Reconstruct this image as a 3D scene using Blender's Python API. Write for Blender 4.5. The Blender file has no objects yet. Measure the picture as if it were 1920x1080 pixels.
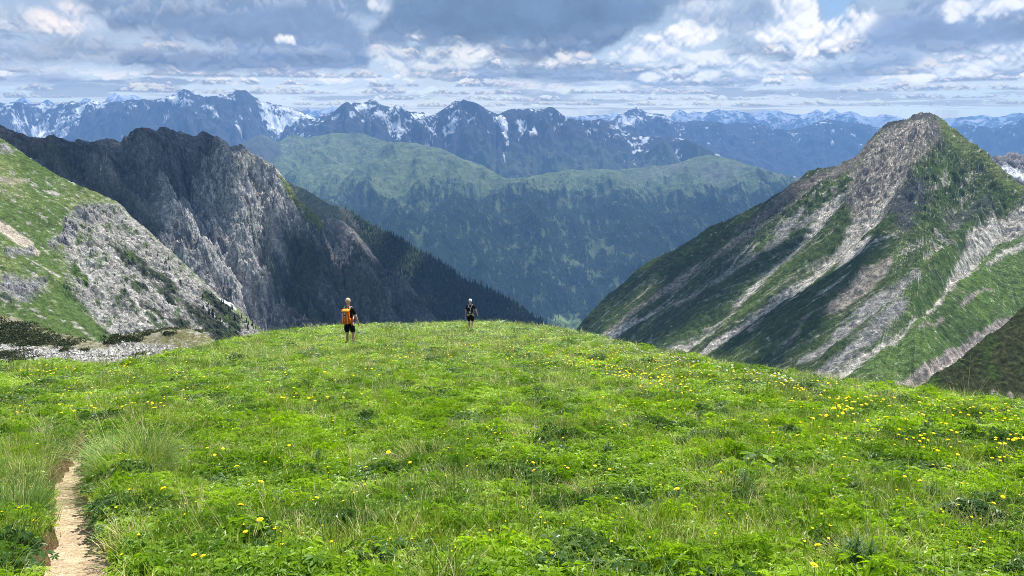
import bpy, bmesh, math, random
import numpy as np
from mathutils import Vector, Matrix

random.seed(7)
RNG = np.random.default_rng(7)
scene = bpy.context.scene
COL = scene.collection
R = math.radians

# ------------------------------------------------------------------ camera, light, exposure
EYE = np.array([0.0, 0.0, 1.65])
FOC = 1400.0                    # focal length in pixels of a 1920 wide frame
PITCH = 13.1
cam_data = bpy.data.cameras.new('camera')
cam_data.sensor_width = 36.0
cam_data.lens = FOC / 1920 * 36
cam_data.clip_start = 0.05
cam_data.clip_end = 90000
cam = bpy.data.objects.new('camera', cam_data)
COL.objects.link(cam)
cam.location = EYE
cam.rotation_euler = (R(90 - PITCH), 0, 0)
scene.camera = cam

SUN_EL, SUN_AZ = 64.0, 36.0     # azimuth clockwise from the view direction (+y)
sun_data = bpy.data.lights.new('sun', 'SUN')
sun_data.energy = 4.9
sun_data.angle = R(0.53)
sun_data.color = (1.0, 0.955, 0.88)
sun = bpy.data.objects.new('sun', sun_data)
COL.objects.link(sun)
sun.rotation_euler = (R(90 - SUN_EL), 0, R(180 - SUN_AZ) + math.pi)
sv = Vector((math.sin(R(SUN_AZ)) * math.cos(R(SUN_EL)), math.cos(R(SUN_AZ)) * math.cos(R(SUN_EL)), math.sin(R(SUN_EL))))
sun.rotation_euler = sv.to_track_quat('Z', 'Y').to_euler()

EXPOSURE = 0.95
scene.view_settings.view_transform = 'Standard'
scene.view_settings.look = 'None'
scene.view_settings.exposure = EXPOSURE
scene.view_settings.gamma = 1.0
scene.view_settings.use_curve_mapping = False
scene.cycles.use_denoising = True
scene.cycles.denoising_prefilter = 'NONE'
scene.cycles.denoising_input_passes = 'RGB_ALBEDO_NORMAL'
scene.cycles.filter_width = 0.85
scene.cycles.max_bounces = 6
scene.cycles.transparent_max_bounces = 8
scene.cycles.volume_bounces = 0
scene.cycles.sample_clamp_indirect = 4.0

# ------------------------------------------------------------------ noise helpers (numpy)
_A = np.linspace(0, 2 * np.pi, 256, endpoint=False)
_GX, _GY = np.cos(_A).astype(np.float32), np.sin(_A).astype(np.float32)

def _hash(ix, iy, seed):
    h = (ix.astype(np.uint32) * np.uint32(374761393) + iy.astype(np.uint32) * np.uint32(668265263)
         + np.uint32((seed * 974634777 + 12345) & 0xffffffff))
    h = (h ^ (h >> np.uint32(13))) * np.uint32(1274126177)
    h = (h ^ (h >> np.uint32(15))) * np.uint32(2246822519)
    return h ^ (h >> np.uint32(16))

def perlin(x, y, seed=0):
    fx, fy = np.floor(x), np.floor(y)
    ix, iy = fx.astype(np.int64), fy.astype(np.int64)
    dx, dy = (x - fx).astype(np.float32), (y - fy).astype(np.float32)
    def g(i, j):
        h = _hash(ix + i, iy + j, seed) & np.uint32(255)
        return _GX[h] * (dx - i) + _GY[h] * (dy - j)
    sx = dx * dx * dx * (dx * (dx * 6 - 15) + 10)
    sy = dy * dy * dy * (dy * (dy * 6 - 15) + 10)
    a = g(0, 0) + sx * (g(1, 0) - g(0, 0))
    b = g(0, 1) + sx * (g(1, 1) - g(0, 1))
    return (a + sy * (b - a)) * 1.5

def fbm(x, y, octv=5, gain=0.5, seed=0):
    s, a, n = 0.0, 1.0, 0.0
    for k in range(octv):
        s = s + a * perlin(x * 2.03 ** k + 17.3 * k, y * 2.03 ** k - 9.1 * k, seed + k)
        n += a
        a *= gain
    return s / n

def ridged(x, y, octv=5, gain=0.5, seed=0):
    s, a, n, w = 0.0, 1.0, 0.0, 1.0
    for k in range(octv):
        r = (1 - np.abs(perlin(x * 2.07 ** k + 5.3 * k, y * 2.07 ** k + 3.7 * k, seed + k))) ** 2
        s = s + a * r * w
        w = np.clip(r * 1.3, 0, 1)
        n += a
        a *= gain
    return s / n

def facets(x, y, cell, octv=3, gain=.5, seed=0, tilt=1.0):
    """broken rock: every cell of a scattered pattern is a small tilted plane"""
    out, a, tot = 0.0, 1.0, 0.0
    for k in range(octv):
        u, v = x / cell, y / cell
        u = u + .25 * perlin(u * 1.7, v * 1.7, seed + 90); v = v + .25 * perlin(u * 1.7 + 9, v * 1.7, seed + 91)
        fx, fy = np.floor(u), np.floor(v); ix, iy = fx.astype(np.int64), fy.astype(np.int64); ux, uy = u - fx, v - fy
        best = np.full(x.shape, 9.0); h = np.zeros(x.shape)
        for i in (-1, 0, 1):
            for j in (-1, 0, 1):
                q = _hash(ix + i, iy + j, seed + 7 * k)
                ox = i + (q & np.uint32(255)) / 255.0 - ux; oy = j + ((q >> np.uint32(8)) & np.uint32(255)) / 255.0 - uy
                d = ox * ox + oy * oy; m = d < best
                t = ((q >> np.uint32(16)) & np.uint32(255)) / 255.0; t2 = ((q >> np.uint32(24)) & np.uint32(255)) / 255.0
                h = np.where(m, t - .5 + tilt * (ox * (t2 - .5) + oy * (t - .5)) * 1.6, h); best = np.where(m, d, best)
        out = out + a * h; tot += a; a *= gain; cell = cell * .43
    return out / tot

def sstep(a, b, x):
    t = np.clip((x - a) / (b - a), 0, 1)
    return t * t * (3 - 2 * t)

def erosion(px, py, dx, dy, seed):
    """cosine waves across the fall line in jittered cells: gullies that run down the slope"""
    fx, fy = np.floor(px), np.floor(py)
    ix, iy = fx.astype(np.int64), fy.astype(np.int64)
    ux, uy = px - fx, py - fy
    va = np.zeros_like(px); vx = np.zeros_like(px); vy = np.zeros_like(px); wt = np.zeros_like(px)
    for i in (-2, -1, 0, 1):
        for j in (-2, -1, 0, 1):
            h = _hash(ix - i, iy - j, seed)
            hx = (h & np.uint32(1023)).astype(np.float64) / 1023 * 0.5
            hy = ((h >> np.uint32(10)) & np.uint32(1023)).astype(np.float64) / 1023 * 0.5
            ox, oy = ux + i - hx, uy + j - hy
            w = np.exp(-(ox * ox + oy * oy) * 2)
            m = (ox * dx + oy * dy) * 2 * np.pi
            c, s = np.cos(m), -np.sin(m)
            va += c * w; vx += s * (ox * 0 + dx) * w; vy += s * (oy * 0 + dy) * w; wt += w
    return va / wt, vx / wt, vy / wt

def gullies(x, y, gx, gy, cell, octv=5, gain=0.5, seed=0, freq=1.0):
    """height of eroded spurs over a base slope whose gradient is (gx, gy); about -1..1"""
    l = np.sqrt(gx * gx + gy * gy) + 1e-6
    bx, by = gx / l, gy / l
    h = np.zeros_like(x); ax = np.zeros_like(x); ay = np.zeros_like(x)
    a, n, f = 1.0, 0.0, 1.0 / cell
    for k in range(octv):
        tx, ty = bx + ax * 0.55, by + ay * 0.55
        tl = np.sqrt(tx * tx + ty * ty) + 1e-6
        dx, dy = -ty / tl * freq, tx / tl * freq
        e, ex, ey = erosion(x * f + 7.7 * k, y * f - 3.1 * k, dx, dy, seed + 11 * k)
        h += a * e; n += a
        ax += ex * a; ay += ey * a
        a *= gain; f *= 2.0
    return h / n

# ------------------------------------------------------------------ photograph pixels <-> rays
_cp, _sp = math.cos(R(PITCH)), math.sin(R(PITCH))
def ray(px, py):
    x = (np.asarray(px, float) - 960) / FOC
    y = (540 - np.asarray(py, float)) / FOC
    return np.stack([x, _cp + y * _sp, -_sp + y * _cp], -1)

def project(P):
    d = P - EYE
    zc = d[..., 1] * _cp - d[..., 2] * _sp
    yc = d[..., 1] * _sp + d[..., 2] * _cp
    return 960 + FOC * d[..., 0] / zc, 540 - FOC * yc / zc

def plane_t(px, py, anchor, fall, slope):
    """ray parameter at which the pixel's ray meets the slope through ANCHOR = (px, py, t), falling towards FALL at SLOPE degrees"""
    P0 = ray(anchor[0], anchor[1]) * anchor[2]
    f = np.array(fall, float); f /= np.linalg.norm(f)
    s, c = math.sin(R(slope)), math.cos(R(slope))
    n = np.array([f[0] * s, f[1] * s, c])
    q = ray(px, py) @ n
    t = (P0 @ n) / np.where(q > -1e-4, -1e-4, q)
    return np.where((q < -1e-4) & (t > 0), t, 1e6)

def smin(a, b, k):
    h = np.clip(0.5 + 0.5 * (b - a) / k, 0, 1)
    return b + (a - b) * h - k * h * (1 - h)

def smax(a, b, k):
    return -smin(-a, -b, k)

def tag(o, label=None, cat=None, group=None, kind=None):
    if label: o['label'] = label
    if cat: o['category'] = cat
    if group: o['group'] = group
    if kind: o['kind'] = kind
    return o

# ------------------------------------------------------------------ materials
def new_mat(name):
    m = bpy.data.materials.new(name)
    m.use_nodes = True
    nt = m.node_tree
    nt.nodes.clear()
    return m, nt

def nd(nt, typ, **kw):
    n = nt.nodes.new(typ)
    for k, v in kw.items():
        if k.startswith('in_'):
            n.inputs[k[3:].replace('_', ' ')].default_value = v
        else:
            setattr(n, k, v)
    return n

def terrain_mat(name, scale, bump, detail=0.35, dist=1.0, rough=0.95, contrast=1.0):
    """albedo painted per vertex by kind of ground, broken up by procedural noise and relief"""
    m, nt = new_mat(name)
    L = nt.links.new
    at = nd(nt, 'ShaderNodeAttribute', attribute_name='albedo')
    geo = nd(nt, 'ShaderNodeTexCoord')
    n1 = nd(nt, 'ShaderNodeTexNoise'); n1.inputs['Scale'].default_value = scale; n1.inputs['Detail'].default_value = 6; n1.inputs['Roughness'].default_value = 0.65
    n2 = nd(nt, 'ShaderNodeTexNoise'); n2.inputs['Scale'].default_value = scale * 5.3; n2.inputs['Detail'].default_value = 4; n2.inputs['Roughness'].default_value = 0.7
    L(geo.outputs['Object'], n1.inputs['Vector']); L(geo.outputs['Object'], n2.inputs['Vector'])
    mr = nd(nt, 'ShaderNodeMapRange'); mr.inputs['From Min'].default_value = 0.3; mr.inputs['From Max'].default_value = 0.7
    mr.inputs['To Min'].default_value = 1 - detail; mr.inputs['To Max'].default_value = 1 + detail
    L(n1.outputs['Fac'], mr.inputs['Value'])
    mr2 = nd(nt, 'ShaderNodeMapRange'); mr2.inputs['From Min'].default_value = 0.3; mr2.inputs['From Max'].default_value = 0.7
    mr2.inputs['To Min'].default_value = 1 - detail * 0.8; mr2.inputs['To Max'].default_value = 1 + detail * 0.8
    L(n2.outputs['Fac'], mr2.inputs['Value'])
    n3 = nd(nt, 'ShaderNodeTexVoronoi'); n3.inputs['Scale'].default_value = scale * 3.1; wv = nd(nt, 'ShaderNodeVectorMath', operation='MULTIPLY_ADD'); L(n1.outputs['Color'], wv.inputs[0]); wv.inputs[1].default_value = (1.6 / scale,) * 3; L(geo.outputs['Object'], wv.inputs[2]); L(wv.outputs[0], n3.inputs['Vector'])
    sx = nd(nt, 'ShaderNodeSeparateColor'); L(n3.outputs['Color'], sx.inputs[0])
    mr3 = nd(nt, 'ShaderNodeMapRange'); mr3.inputs['To Min'].default_value = 1 - detail * 1.1; mr3.inputs['To Max'].default_value = 1 + detail * 1.1
    # single stones read on bare rock, hardly on turf
    lum = nd(nt, 'ShaderNodeRGBToBW'); L(at.outputs['Color'], lum.inputs[0])
    lr = nd(nt, 'ShaderNodeMapRange'); lr.inputs['From Min'].default_value = .09; lr.inputs['From Max'].default_value = .28; lr.inputs['To Min'].default_value = .15; lr.inputs['To Max'].default_value = .8; L(lum.outputs[0], lr.inputs['Value'])
    lm = nd(nt, 'ShaderNodeMix', data_type='FLOAT'); lm.inputs[2].default_value = .5; L(lr.outputs[0], lm.inputs[0]); L(sx.outputs[0], lm.inputs[3]); L(lm.outputs[0], mr3.inputs['Value'])
    mul0 = nd(nt, 'ShaderNodeMath', operation='MULTIPLY'); L(mr.outputs[0], mul0.inputs[0]); L(mr3.outputs[0], mul0.inputs[1])
    mul = nd(nt, 'ShaderNodeMath', operation='MULTIPLY'); L(mul0.outputs[0], mul.inputs[0]); L(mr2.outputs[0], mul.inputs[1])
    vm = nd(nt, 'ShaderNodeVectorMath', operation='SCALE'); L(at.outputs['Color'], vm.inputs[0]); L(mul.outputs[0], vm.inputs['Scale'])
    bs = nd(nt, 'ShaderNodeBsdfDiffuse'); bs.inputs['Roughness'].default_value = 0.6
    L(vm.outputs[0], bs.inputs['Color'])
    ad = nd(nt, 'ShaderNodeMath', operation='ADD'); L(n1.outputs['Fac'], ad.inputs[0])
    m3 = nd(nt, 'ShaderNodeMath', operation='MULTIPLY'); m3.inputs[1].default_value = 0.35; L(n2.outputs['Fac'], m3.inputs[0]); L(m3.outputs[0], ad.inputs[1])
    bp = nd(nt, 'ShaderNodeBump'); bp.inputs['Strength'].default_value = bump; bp.inputs['Distance'].default_value = dist
    L(ad.outputs[0], bp.inputs['Height']); L(bp.outputs[0], bs.inputs['Normal'])
    out = nd(nt, 'ShaderNodeOutputMaterial'); L(bs.outputs[0], out.inputs['Surface'])
    return m

def grid_mesh(name, P, mat, albedo=None, smooth=True):
    nr, nc = P.shape[:2]
    v = P.reshape(-1, 3).astype(np.float32)
    idx = np.arange(nr * nc).reshape(nr, nc)
    q = np.stack([idx[:-1, :-1], idx[1:, :-1], idx[1:, 1:], idx[:-1, 1:]], -1).reshape(-1, 4)
    me = bpy.data.meshes.new(name)
    me.vertices.add(len(v)); me.vertices.foreach_set('co', v.ravel())
    me.loops.add(q.size); me.loops.foreach_set('vertex_index', q.ravel().astype(np.int32))
    me.polygons.add(len(q)); me.polygons.foreach_set('loop_start', np.arange(0, q.size, 4, dtype=np.int32))
    me.polygons.foreach_set('loop_total', np.full(len(q), 4, np.int32))
    me.polygons.foreach_set('use_smooth', np.full(len(q), smooth))
    me.update()
    if albedo is not None:
        a = me.color_attributes.new('albedo', 'FLOAT_COLOR', 'POINT')
        c = np.ones((len(v), 4), np.float32); c[:, :3] = albedo.reshape(-1, 3)
        a.data.foreach_set('color', c.ravel())
    me.materials.append(mat)
    o = bpy.data.objects.new(name, me)
    COL.objects.link(o)
    return o

def poly_mesh(name, verts, faces, mats, parent=None, mat_idx=None, smooth=False, fcol=None):
    me = bpy.data.meshes.new(name)
    me.from_pydata([tuple(map(float, v)) for v in verts], [], faces)
    for m in (mats if isinstance(mats, (list, tuple)) else [mats]): me.materials.append(m)
    if mat_idx is not None: me.polygons.foreach_set('material_index', mat_idx)
    if smooth: me.polygons.foreach_set('use_smooth', [True] * len(me.polygons))
    me.update()
    o = bpy.data.objects.new(name, me)
    COL.objects.link(o)
    if parent: o.parent = parent
    return o

# distance of every vertex to a stroke in the photograph's frame (used once, to lay out scree tongues, snow fields and so on)
def stroke(px, py, pts):
    best = np.full(px.shape, 1e9); rel = np.zeros(px.shape)
    wl = [p[2] for p in pts]
    for (a, b) in zip(pts[:-1], pts[1:]):
        dx, dy = b[0] - a[0], b[1] - a[1]
        L2 = dx * dx + dy * dy + 1e-9
        t = np.clip(((px - a[0]) * dx + (py - a[1]) * dy) / L2, 0, 1)
        d = np.hypot(px - a[0] - t * dx, py - a[1] - t * dy)
        w = a[2] + (b[2] - a[2]) * t
        r = d / w
        m = r < rel if False else (d - w) < best
        best = np.where(m, d - w, best)
    return best      # negative inside, in photo pixels

def inside(px, py, poly):
    r = np.zeros(px.shape, bool)
    n = len(poly)
    for i in range(n):
        x0, y0 = poly[i]; x1, y1 = poly[(i + 1) % n]
        if y0 == y1: continue
        c = ((y0 > py) != (y1 > py)) & (px < (x1 - x0) * (py - y0) / (y1 - y0) + x0)
        r ^= c
    return r

def polydist(px, py, poly):
    """signed distance to a polygon, negative inside"""
    d = stroke(px, py, [(a[0], a[1], 0) for a in list(poly) + [poly[0]]])
    return np.where(inside(px, py, poly), -d, d)

def cap_skyline(P, top_px, sil, slack=1.5):
    """keep spurs from standing above the measured skyline"""
    px, py = project(P)
    lim = np.interp(px, *zip(*[(a[0], a[1]) for a in sil])) - slack
    d = P - EYE
    hz = np.hypot(d[..., 0], d[..., 1])
    r = ray(px, lim); zmax = EYE[2] + r[..., 2] / np.hypot(r[..., 0], r[..., 1]) * hz
    P[..., 2] = np.minimum(P[..., 2], zmax)
    return P

def carve(P, px, py, lines, k=1.0):
    """ribs (positive) and gullies (negative) along lines: (points, metres, width in photo pixels)"""
    for pts, amp, w in lines:
        d = stroke(px, py, [(a, b, 0) for a, b in pts]) + 0.0
        d = np.abs(d) + w * .5 * fbm(px / 20, py / 20, 3, .5, int(abs(amp) * 7) % 97)
        P[..., 2] += k * amp * np.exp(-np.abs(d / w) ** 1.4)
    return P

def mixc(c, col, m):
    return c + (np.array(col) - c) * m[..., None]
# ------------------------------------------------------------------ sky: clear-sky light with a broken cloud deck in front of it
def srgb(r, g, b):
    c = np.array([r, g, b], float) / 255
    return np.where(c <= 0.04045, c / 12.92, ((c + 0.055) / 1.055) ** 2.4)

SKY_W, SKY_H, SKY_A, PXD = 2560, 720, 64.0, 24.4     # image covers azimuth -64..64 degrees, elevation 0..90 by square root

def sky_xy(px, py):
    d = ray(px, py)
    return np.degrees(np.arctan2(d[..., 0], d[..., 1])) * PXD, np.degrees(np.arctan2(d[..., 2], np.hypot(d[..., 0], d[..., 1]))) * PXD

def billow(x, y, octv=5, gain=.55, seed=0):
    s, a, n = 0.0, 1.0, 0.0
    for k in range(octv):
        s = s + a * (3.0 * np.abs(perlin(x * 2.1 ** k + 3.1 * k, y * 2.1 ** k - 7.7 * k, seed + k)) - .75)
        n += a; a *= gain
    return s / n

HAZE, HAZE_TOP, HAZE_FAR, AIR = 7.0e-5, 800.0, 24500.0, (.19, .36, .68)
def make_sky():
    az = (np.arange(SKY_W) + .5) / SKY_W * 2 * SKY_A - SKY_A
    el = ((np.arange(SKY_H) + .5) / SKY_H) ** 2 * 90
    X, Y = np.meshgrid(az * PXD, el * PXD)
    # cloud texture shrinks towards the horizon as a flat deck does
    s = np.clip(Y / 150, 0.22, 4) ** .75
    Yl = np.where(Y < 0, 0, np.log(np.maximum(Y, 6) / 6) * 95)
    wx = X + 26 * fbm(X / 90, Yl / 60, 4, .55, 301); wy = Yl + 14 * fbm(X / 70 + 9, Yl / 50, 4, .55, 305)
    big = fbm(wx / 260, wy / 62, 6, .55, 310)
    mid = fbm(wx / 95, wy / 27, 5, .58, 320)
    bx = X * .96 + 10 * fbm(X / 60, Yl / 45, 3, .5, 302); by = Yl + 7 * fbm(X / 60 + 4, Yl / 45, 3, .5, 303)
    bil = billow(bx / 56, by / 40, 5, .46, 330)
    relief = np.clip((bil - np.roll(bil, -5, 0)) * 1.3 + (bil - np.roll(bil, -5, 1)) * .5, -1, 1)
    fine = fbm(wx / 20, wy / 14, 4, .6, 340)
    up = sstep(0, 190, Y)
    veil = srgb(203, 217, 231) * (1 - up)[..., None] + srgb(172, 193, 219) * up[..., None]
    veil = veil * (1 + .10 * mid + .05 * fine)[..., None]
    C = veil.copy()
    white = srgb(226, 230, 236); warm = srgb(236, 228, 224); cream = srgb(248, 245, 244)
    lowgrey = srgb(142, 164, 196); slate = srgb(122, 148, 184)
    # grey-blue bands of distant cloud bases
    band = sstep(-.02, .26, big + .35 * mid)
    C = mixc(C, lowgrey * .6 + slate * .4, band * (.55 + .35 * sstep(20, 90, Y)))
    
    # sunlit puffs
    puff = sstep(.12, .42, -big * .8 + .42 * bil + .2 * mid - .05)
    C = mixc(C, white, puff * .62)
    C = mixc(C, cream, puff * sstep(.05, .4, relief + .3 * bil) * sstep(10, 60, Y) * .6)
    # rows of small flat-based cumulus, the farthest lowest
    for k, (yb, hh, wl) in enumerate([(14, 9, 60), (24, 11, 75), (35, 14, 95), (48, 16, 120), (62, 19, 150), (78, 22, 180), (97, 24, 210), (118, 28, 240)]):
        rs = slice(int(np.searchsorted(Y[:, 0], yb - 12)), int(np.searchsorted(Y[:, 0], yb + hh * 3.2))); Xr, Yr = X[rs], Y[rs]
        n1 = fbm(Xr / wl + 31 * k, Yr / (wl * .6), 5, .6, 360 + k) ; n2 = fbm(Xr / (wl * .22) + 7 * k, Yr / (hh * .7), 4, .6, 380 + k)
        bl = billow(Xr / (hh * 2.2) + 5 * k, Yr / (hh * 1.5) + k, 5, .55, 400 + k)
        rl = np.clip((bl - np.roll(bl, -3, 0)) * 1.4 + (bl - np.roll(bl, -3, 1)) * .6, -1, 1)
        top_ = hh * (.25 + 2.4 * n1 + .9 * n2 + .55 * bl)
        yy = Yr - yb - 5 * fbm(Xr / 300 + k, Yr * 0 + k, 2, .5, 420 + k)
        m = sstep(-1.5, 2.5, yy) * sstep(hh * .16, -hh * .10, yy - top_) * sstep(-.2, .0, n1)
        t = (yy / (hh * .9) + .5 * rl + .35 * bl).clip(0, 1)
        base = lowgrey * (.92 + .10 * n2)[..., None]
        col = mixc(base, (cream if k % 2 else warm), (t ** 1.3 * .9))
        C[rs] = C[rs] * (1 - (m * .85)[..., None]) + col * (m * .85)[..., None]
    alpha = np.full(X.shape, .93) - .25 * sstep(.1, .5, -big - .4 * mid) * up

    def conv(pts):
        out = []
        for p in pts:
            a, b = sky_xy(p[0], p[1]); out.append((float(a), float(b), p[2]))
        return out
    sub = (np.abs(X) < 1100) & (Y < 700)
    rows = np.where(sub.any(1))[0]; cols = np.where(sub.any(0))[0]
    sl = (slice(rows[0], rows[-1] + 1), slice(cols[0], cols[-1] + 1))
    Xs, Ys = X[sl], Y[sl]
    bs, ms, fs, gs, rs = bil[sl], mid[sl], fine[sl], big[sl], relief[sl]
    rg = np.clip(rs, -1, 1)
    def mass(pts, dark, rim=0.5, k=22, soft=9, amt=.9, flat=0, light=None, op=.97):
        """one cumulus mass: body colour DARK, brighter along its ragged upper edge"""
        d = stroke(Xs, Ys, conv(pts)) - k * (bs * .9 + .35 * ms) - 5 * fs
        m = sstep(soft, -soft, d) * amt
        body = dark * (1 + .26 * ms + .05 * fs + .02 * rg + .16 * gs)[..., None]
        edge = sstep(-34, -2, d) * rim
        lt = white if light is None else light
        body = mixc(body, lt, (edge * sstep(-.5, .5, bs + rg)).clip(0, 1))
        C[sl] = C[sl] * (1 - m[..., None]) + body * m[..., None]
        alpha[sl] = alpha[sl] * (1 - m) + op * m
    def gap(pts, soft=8, k=16, amt=.97):
        d = stroke(Xs, Ys, conv(pts)) + k * bs + 4 * fs
        m = sstep(soft, -soft, d) * amt
        alpha[sl] = alpha[sl] * (1 - m)
    def glow(pts, col, k=22, soft=14, amt=.9):
        d = stroke(Xs, Ys, conv(pts)) - k * (bs * .8 + .3 * ms) - 6 * fs
        m = sstep(soft, -soft, d)
        tone = (.68 + .45 * rg + .34 * bs + .2 * ms).clip(0, 1)
        c = lowgrey * 1.25 + (col - lowgrey * 1.25) * tone[..., None]
        m = m * amt
        C[sl] = C[sl] * (1 - m[..., None]) + c * m[..., None]
        alpha[sl] = alpha[sl] * (1 - m) + .98 * m
    mass([(0, 100, 22), (160, 92, 24), (300, 112, 14)], srgb(150, 170, 200), .3, 18, 16, .8)
    mass([(230, 30, 20), (330, 40, 30), (470, 50, 45), (610, 45, 48), (660, 80, 36)], srgb(133, 158, 194), .35, 22, 12, .95)
    mass([(240, 112, 10), (400, 118, 16), (560, 112, 18), (680, 116, 12)], srgb(126, 151, 188), .15, 10, 8, .95)
    mass([(0, 30, 14), (60, 42, 16)], srgb(168, 184, 208), .5, 18, 14, .7)
    glow([(95, 40, 14), (130, 30, 26), (160, 44, 12)], srgb(250, 240, 236), 18, 22, .85)
    mass([(212, 42, 8), (250, 48, 7)], srgb(122, 145, 182), .1, 8, 5, .9)
    mass([(0, 150, 6), (120, 152, 8)], srgb(150, 172, 204), .1, 8, 9, .7)
    glow([(720, 8, 20), (735, 40, 12), (700, 52, 8)], srgb(235, 238, 242), 18, 10, .85)
    glow([(720, 100, 14), (760, 120, 16), (820, 124, 12), (880, 112, 14)], srgb(222, 228, 232), 18, 14, .8)
    glow([(860, 92, 9), (900, 88, 13), (920, 98, 8)], srgb(240, 240, 240), 10, 6, .9)
    glow([(524, 78, 6), (546, 74, 7)], srgb(246, 244, 242), 7, 5, .95)
    mass([(880, 66, 4), (790, 84, 3)], srgb(150, 180, 215), .1, 5, 4, .4)
    glow([(1180, 92, 12), (1230, 84, 18), (1300, 62, 24), (1345, 48, 18)], srgb(246, 246, 247), 20, 9, .97)
    glow([(1260, 110, 10), (1320, 108, 12), (1150, 102, 8)], srgb(226, 232, 238), 14, 10, .85)
    glow([(1430, 60, 18), (1500, 78, 24), (1560, 70, 22), (1600, 48, 26), (1635, 60, 12)], srgb(248, 248, 250), 20, 8, .97)
    glow([(1465, 0, 20), (1490, 30, 18), (1510, 15, 14)], srgb(240, 243, 248), 18, 8, .95)
    glow([(1280, 20, 14), (1360, 12, 14)], srgb(212, 220, 232), 18, 12, .8)
    mass([(1310, 36, 8), (1380, 38, 20), (1420, 28, 26)], srgb(150, 173, 206), .3, 16, 9, .85)
    mass([(1380, 90, 16), (1420, 95, 14)], srgb(150, 174, 207), .3, 14, 10, .8)
    mass([(700, 62, 12), (760, 30, 34), (860, 25, 50), (1000, 25, 56), (1120, 35, 46), (1210, 15, 30)], srgb(118, 146, 182), .12, 20, 12, .98)
    mass([(930, 92, 8), (1010, 100, 14), (1100, 92, 16), (1150, 70, 12)], srgb(118, 144, 180), .12, 12, 10, .95)
    mass([(900, 142, 8), (1010, 138, 13), (1120, 136, 12), (1240, 142, 8)], srgb(134, 160, 196), .15, 12, 9, .9)
    glow([(1050, 108, 6), (1085, 104, 8), (1110, 110, 5)], srgb(240, 236, 232), 8, 6, .85)
    glow([(930, 156, 5), (990, 160, 7), (1060, 166, 5)], srgb(228, 226, 228), 7, 6, .75)
    mass([(1620, 88, 16), (1700, 60, 40), (1790, 50, 42), (1900, 60, 36), (1980, 50, 40)], srgb(142, 167, 205), .3, 18, 12, .95)
    glow([(1790, 8, 14), (1840, 18, 16), (1900, 8, 18)], srgb(244, 246, 249), 20, 9, .85)
    glow([(1730, 140, 9), (1800, 128, 14), (1860, 112, 14), (1920, 100, 12)], srgb(232, 237, 243), 16, 10, .85)
    mass([(1540, 140, 16), (1620, 130, 18), (1700, 110, 12)], srgb(143, 170, 207), .25, 14, 10, .9)
    mass([(1190, 160, 5), (1330, 154, 6), (1420, 150, 8)], srgb(146, 171, 205), .15, 8, 7, .8)
    glow([(1210, 140, 7), (1320, 134, 10), (1390, 118, 10), (1450, 128, 9), (1530, 120, 8)], srgb(230, 236, 241), 13, 8, .85)
    gap([(1560, -40, 34), (1568, 0, 26), (1566, 22, 14), (1552, 36, 7)])
    gap([(792, 80, 1), (830, 90, 2)], 6, 12, .6)
    gap([(1500, 52, 2)], 4, 4, .6)
    # haze towards the horizon softens everything
    C = C * (1.0 + .10 * sstep(.25, .6, C[..., 0]))[..., None]
    hz = sstep(60, 0, Y) * .16
    C = mixc(C, srgb(196, 213, 230), hz)
    # what the clouds must be behind the air in front of them (see haze): seen = cloud * T + air * (1 - T)
    e = np.radians(np.maximum(Y / PXD, .02)); a = np.abs(np.radians(X / PXD))
    T = np.exp(-HAZE * np.minimum(HAZE_TOP / np.sin(e), HAZE_FAR / np.cos(np.minimum(a, .8))))[..., None]
    C = np.clip((C - np.array(AIR) * (1 - T)) / T, .05, 3.0)
    img = np.ones((SKY_H, SKY_W, 4), np.float32)
    img[..., :3] = C; img[..., 3] = np.clip(alpha + hz * .3, 0, 1)
    return img

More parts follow.
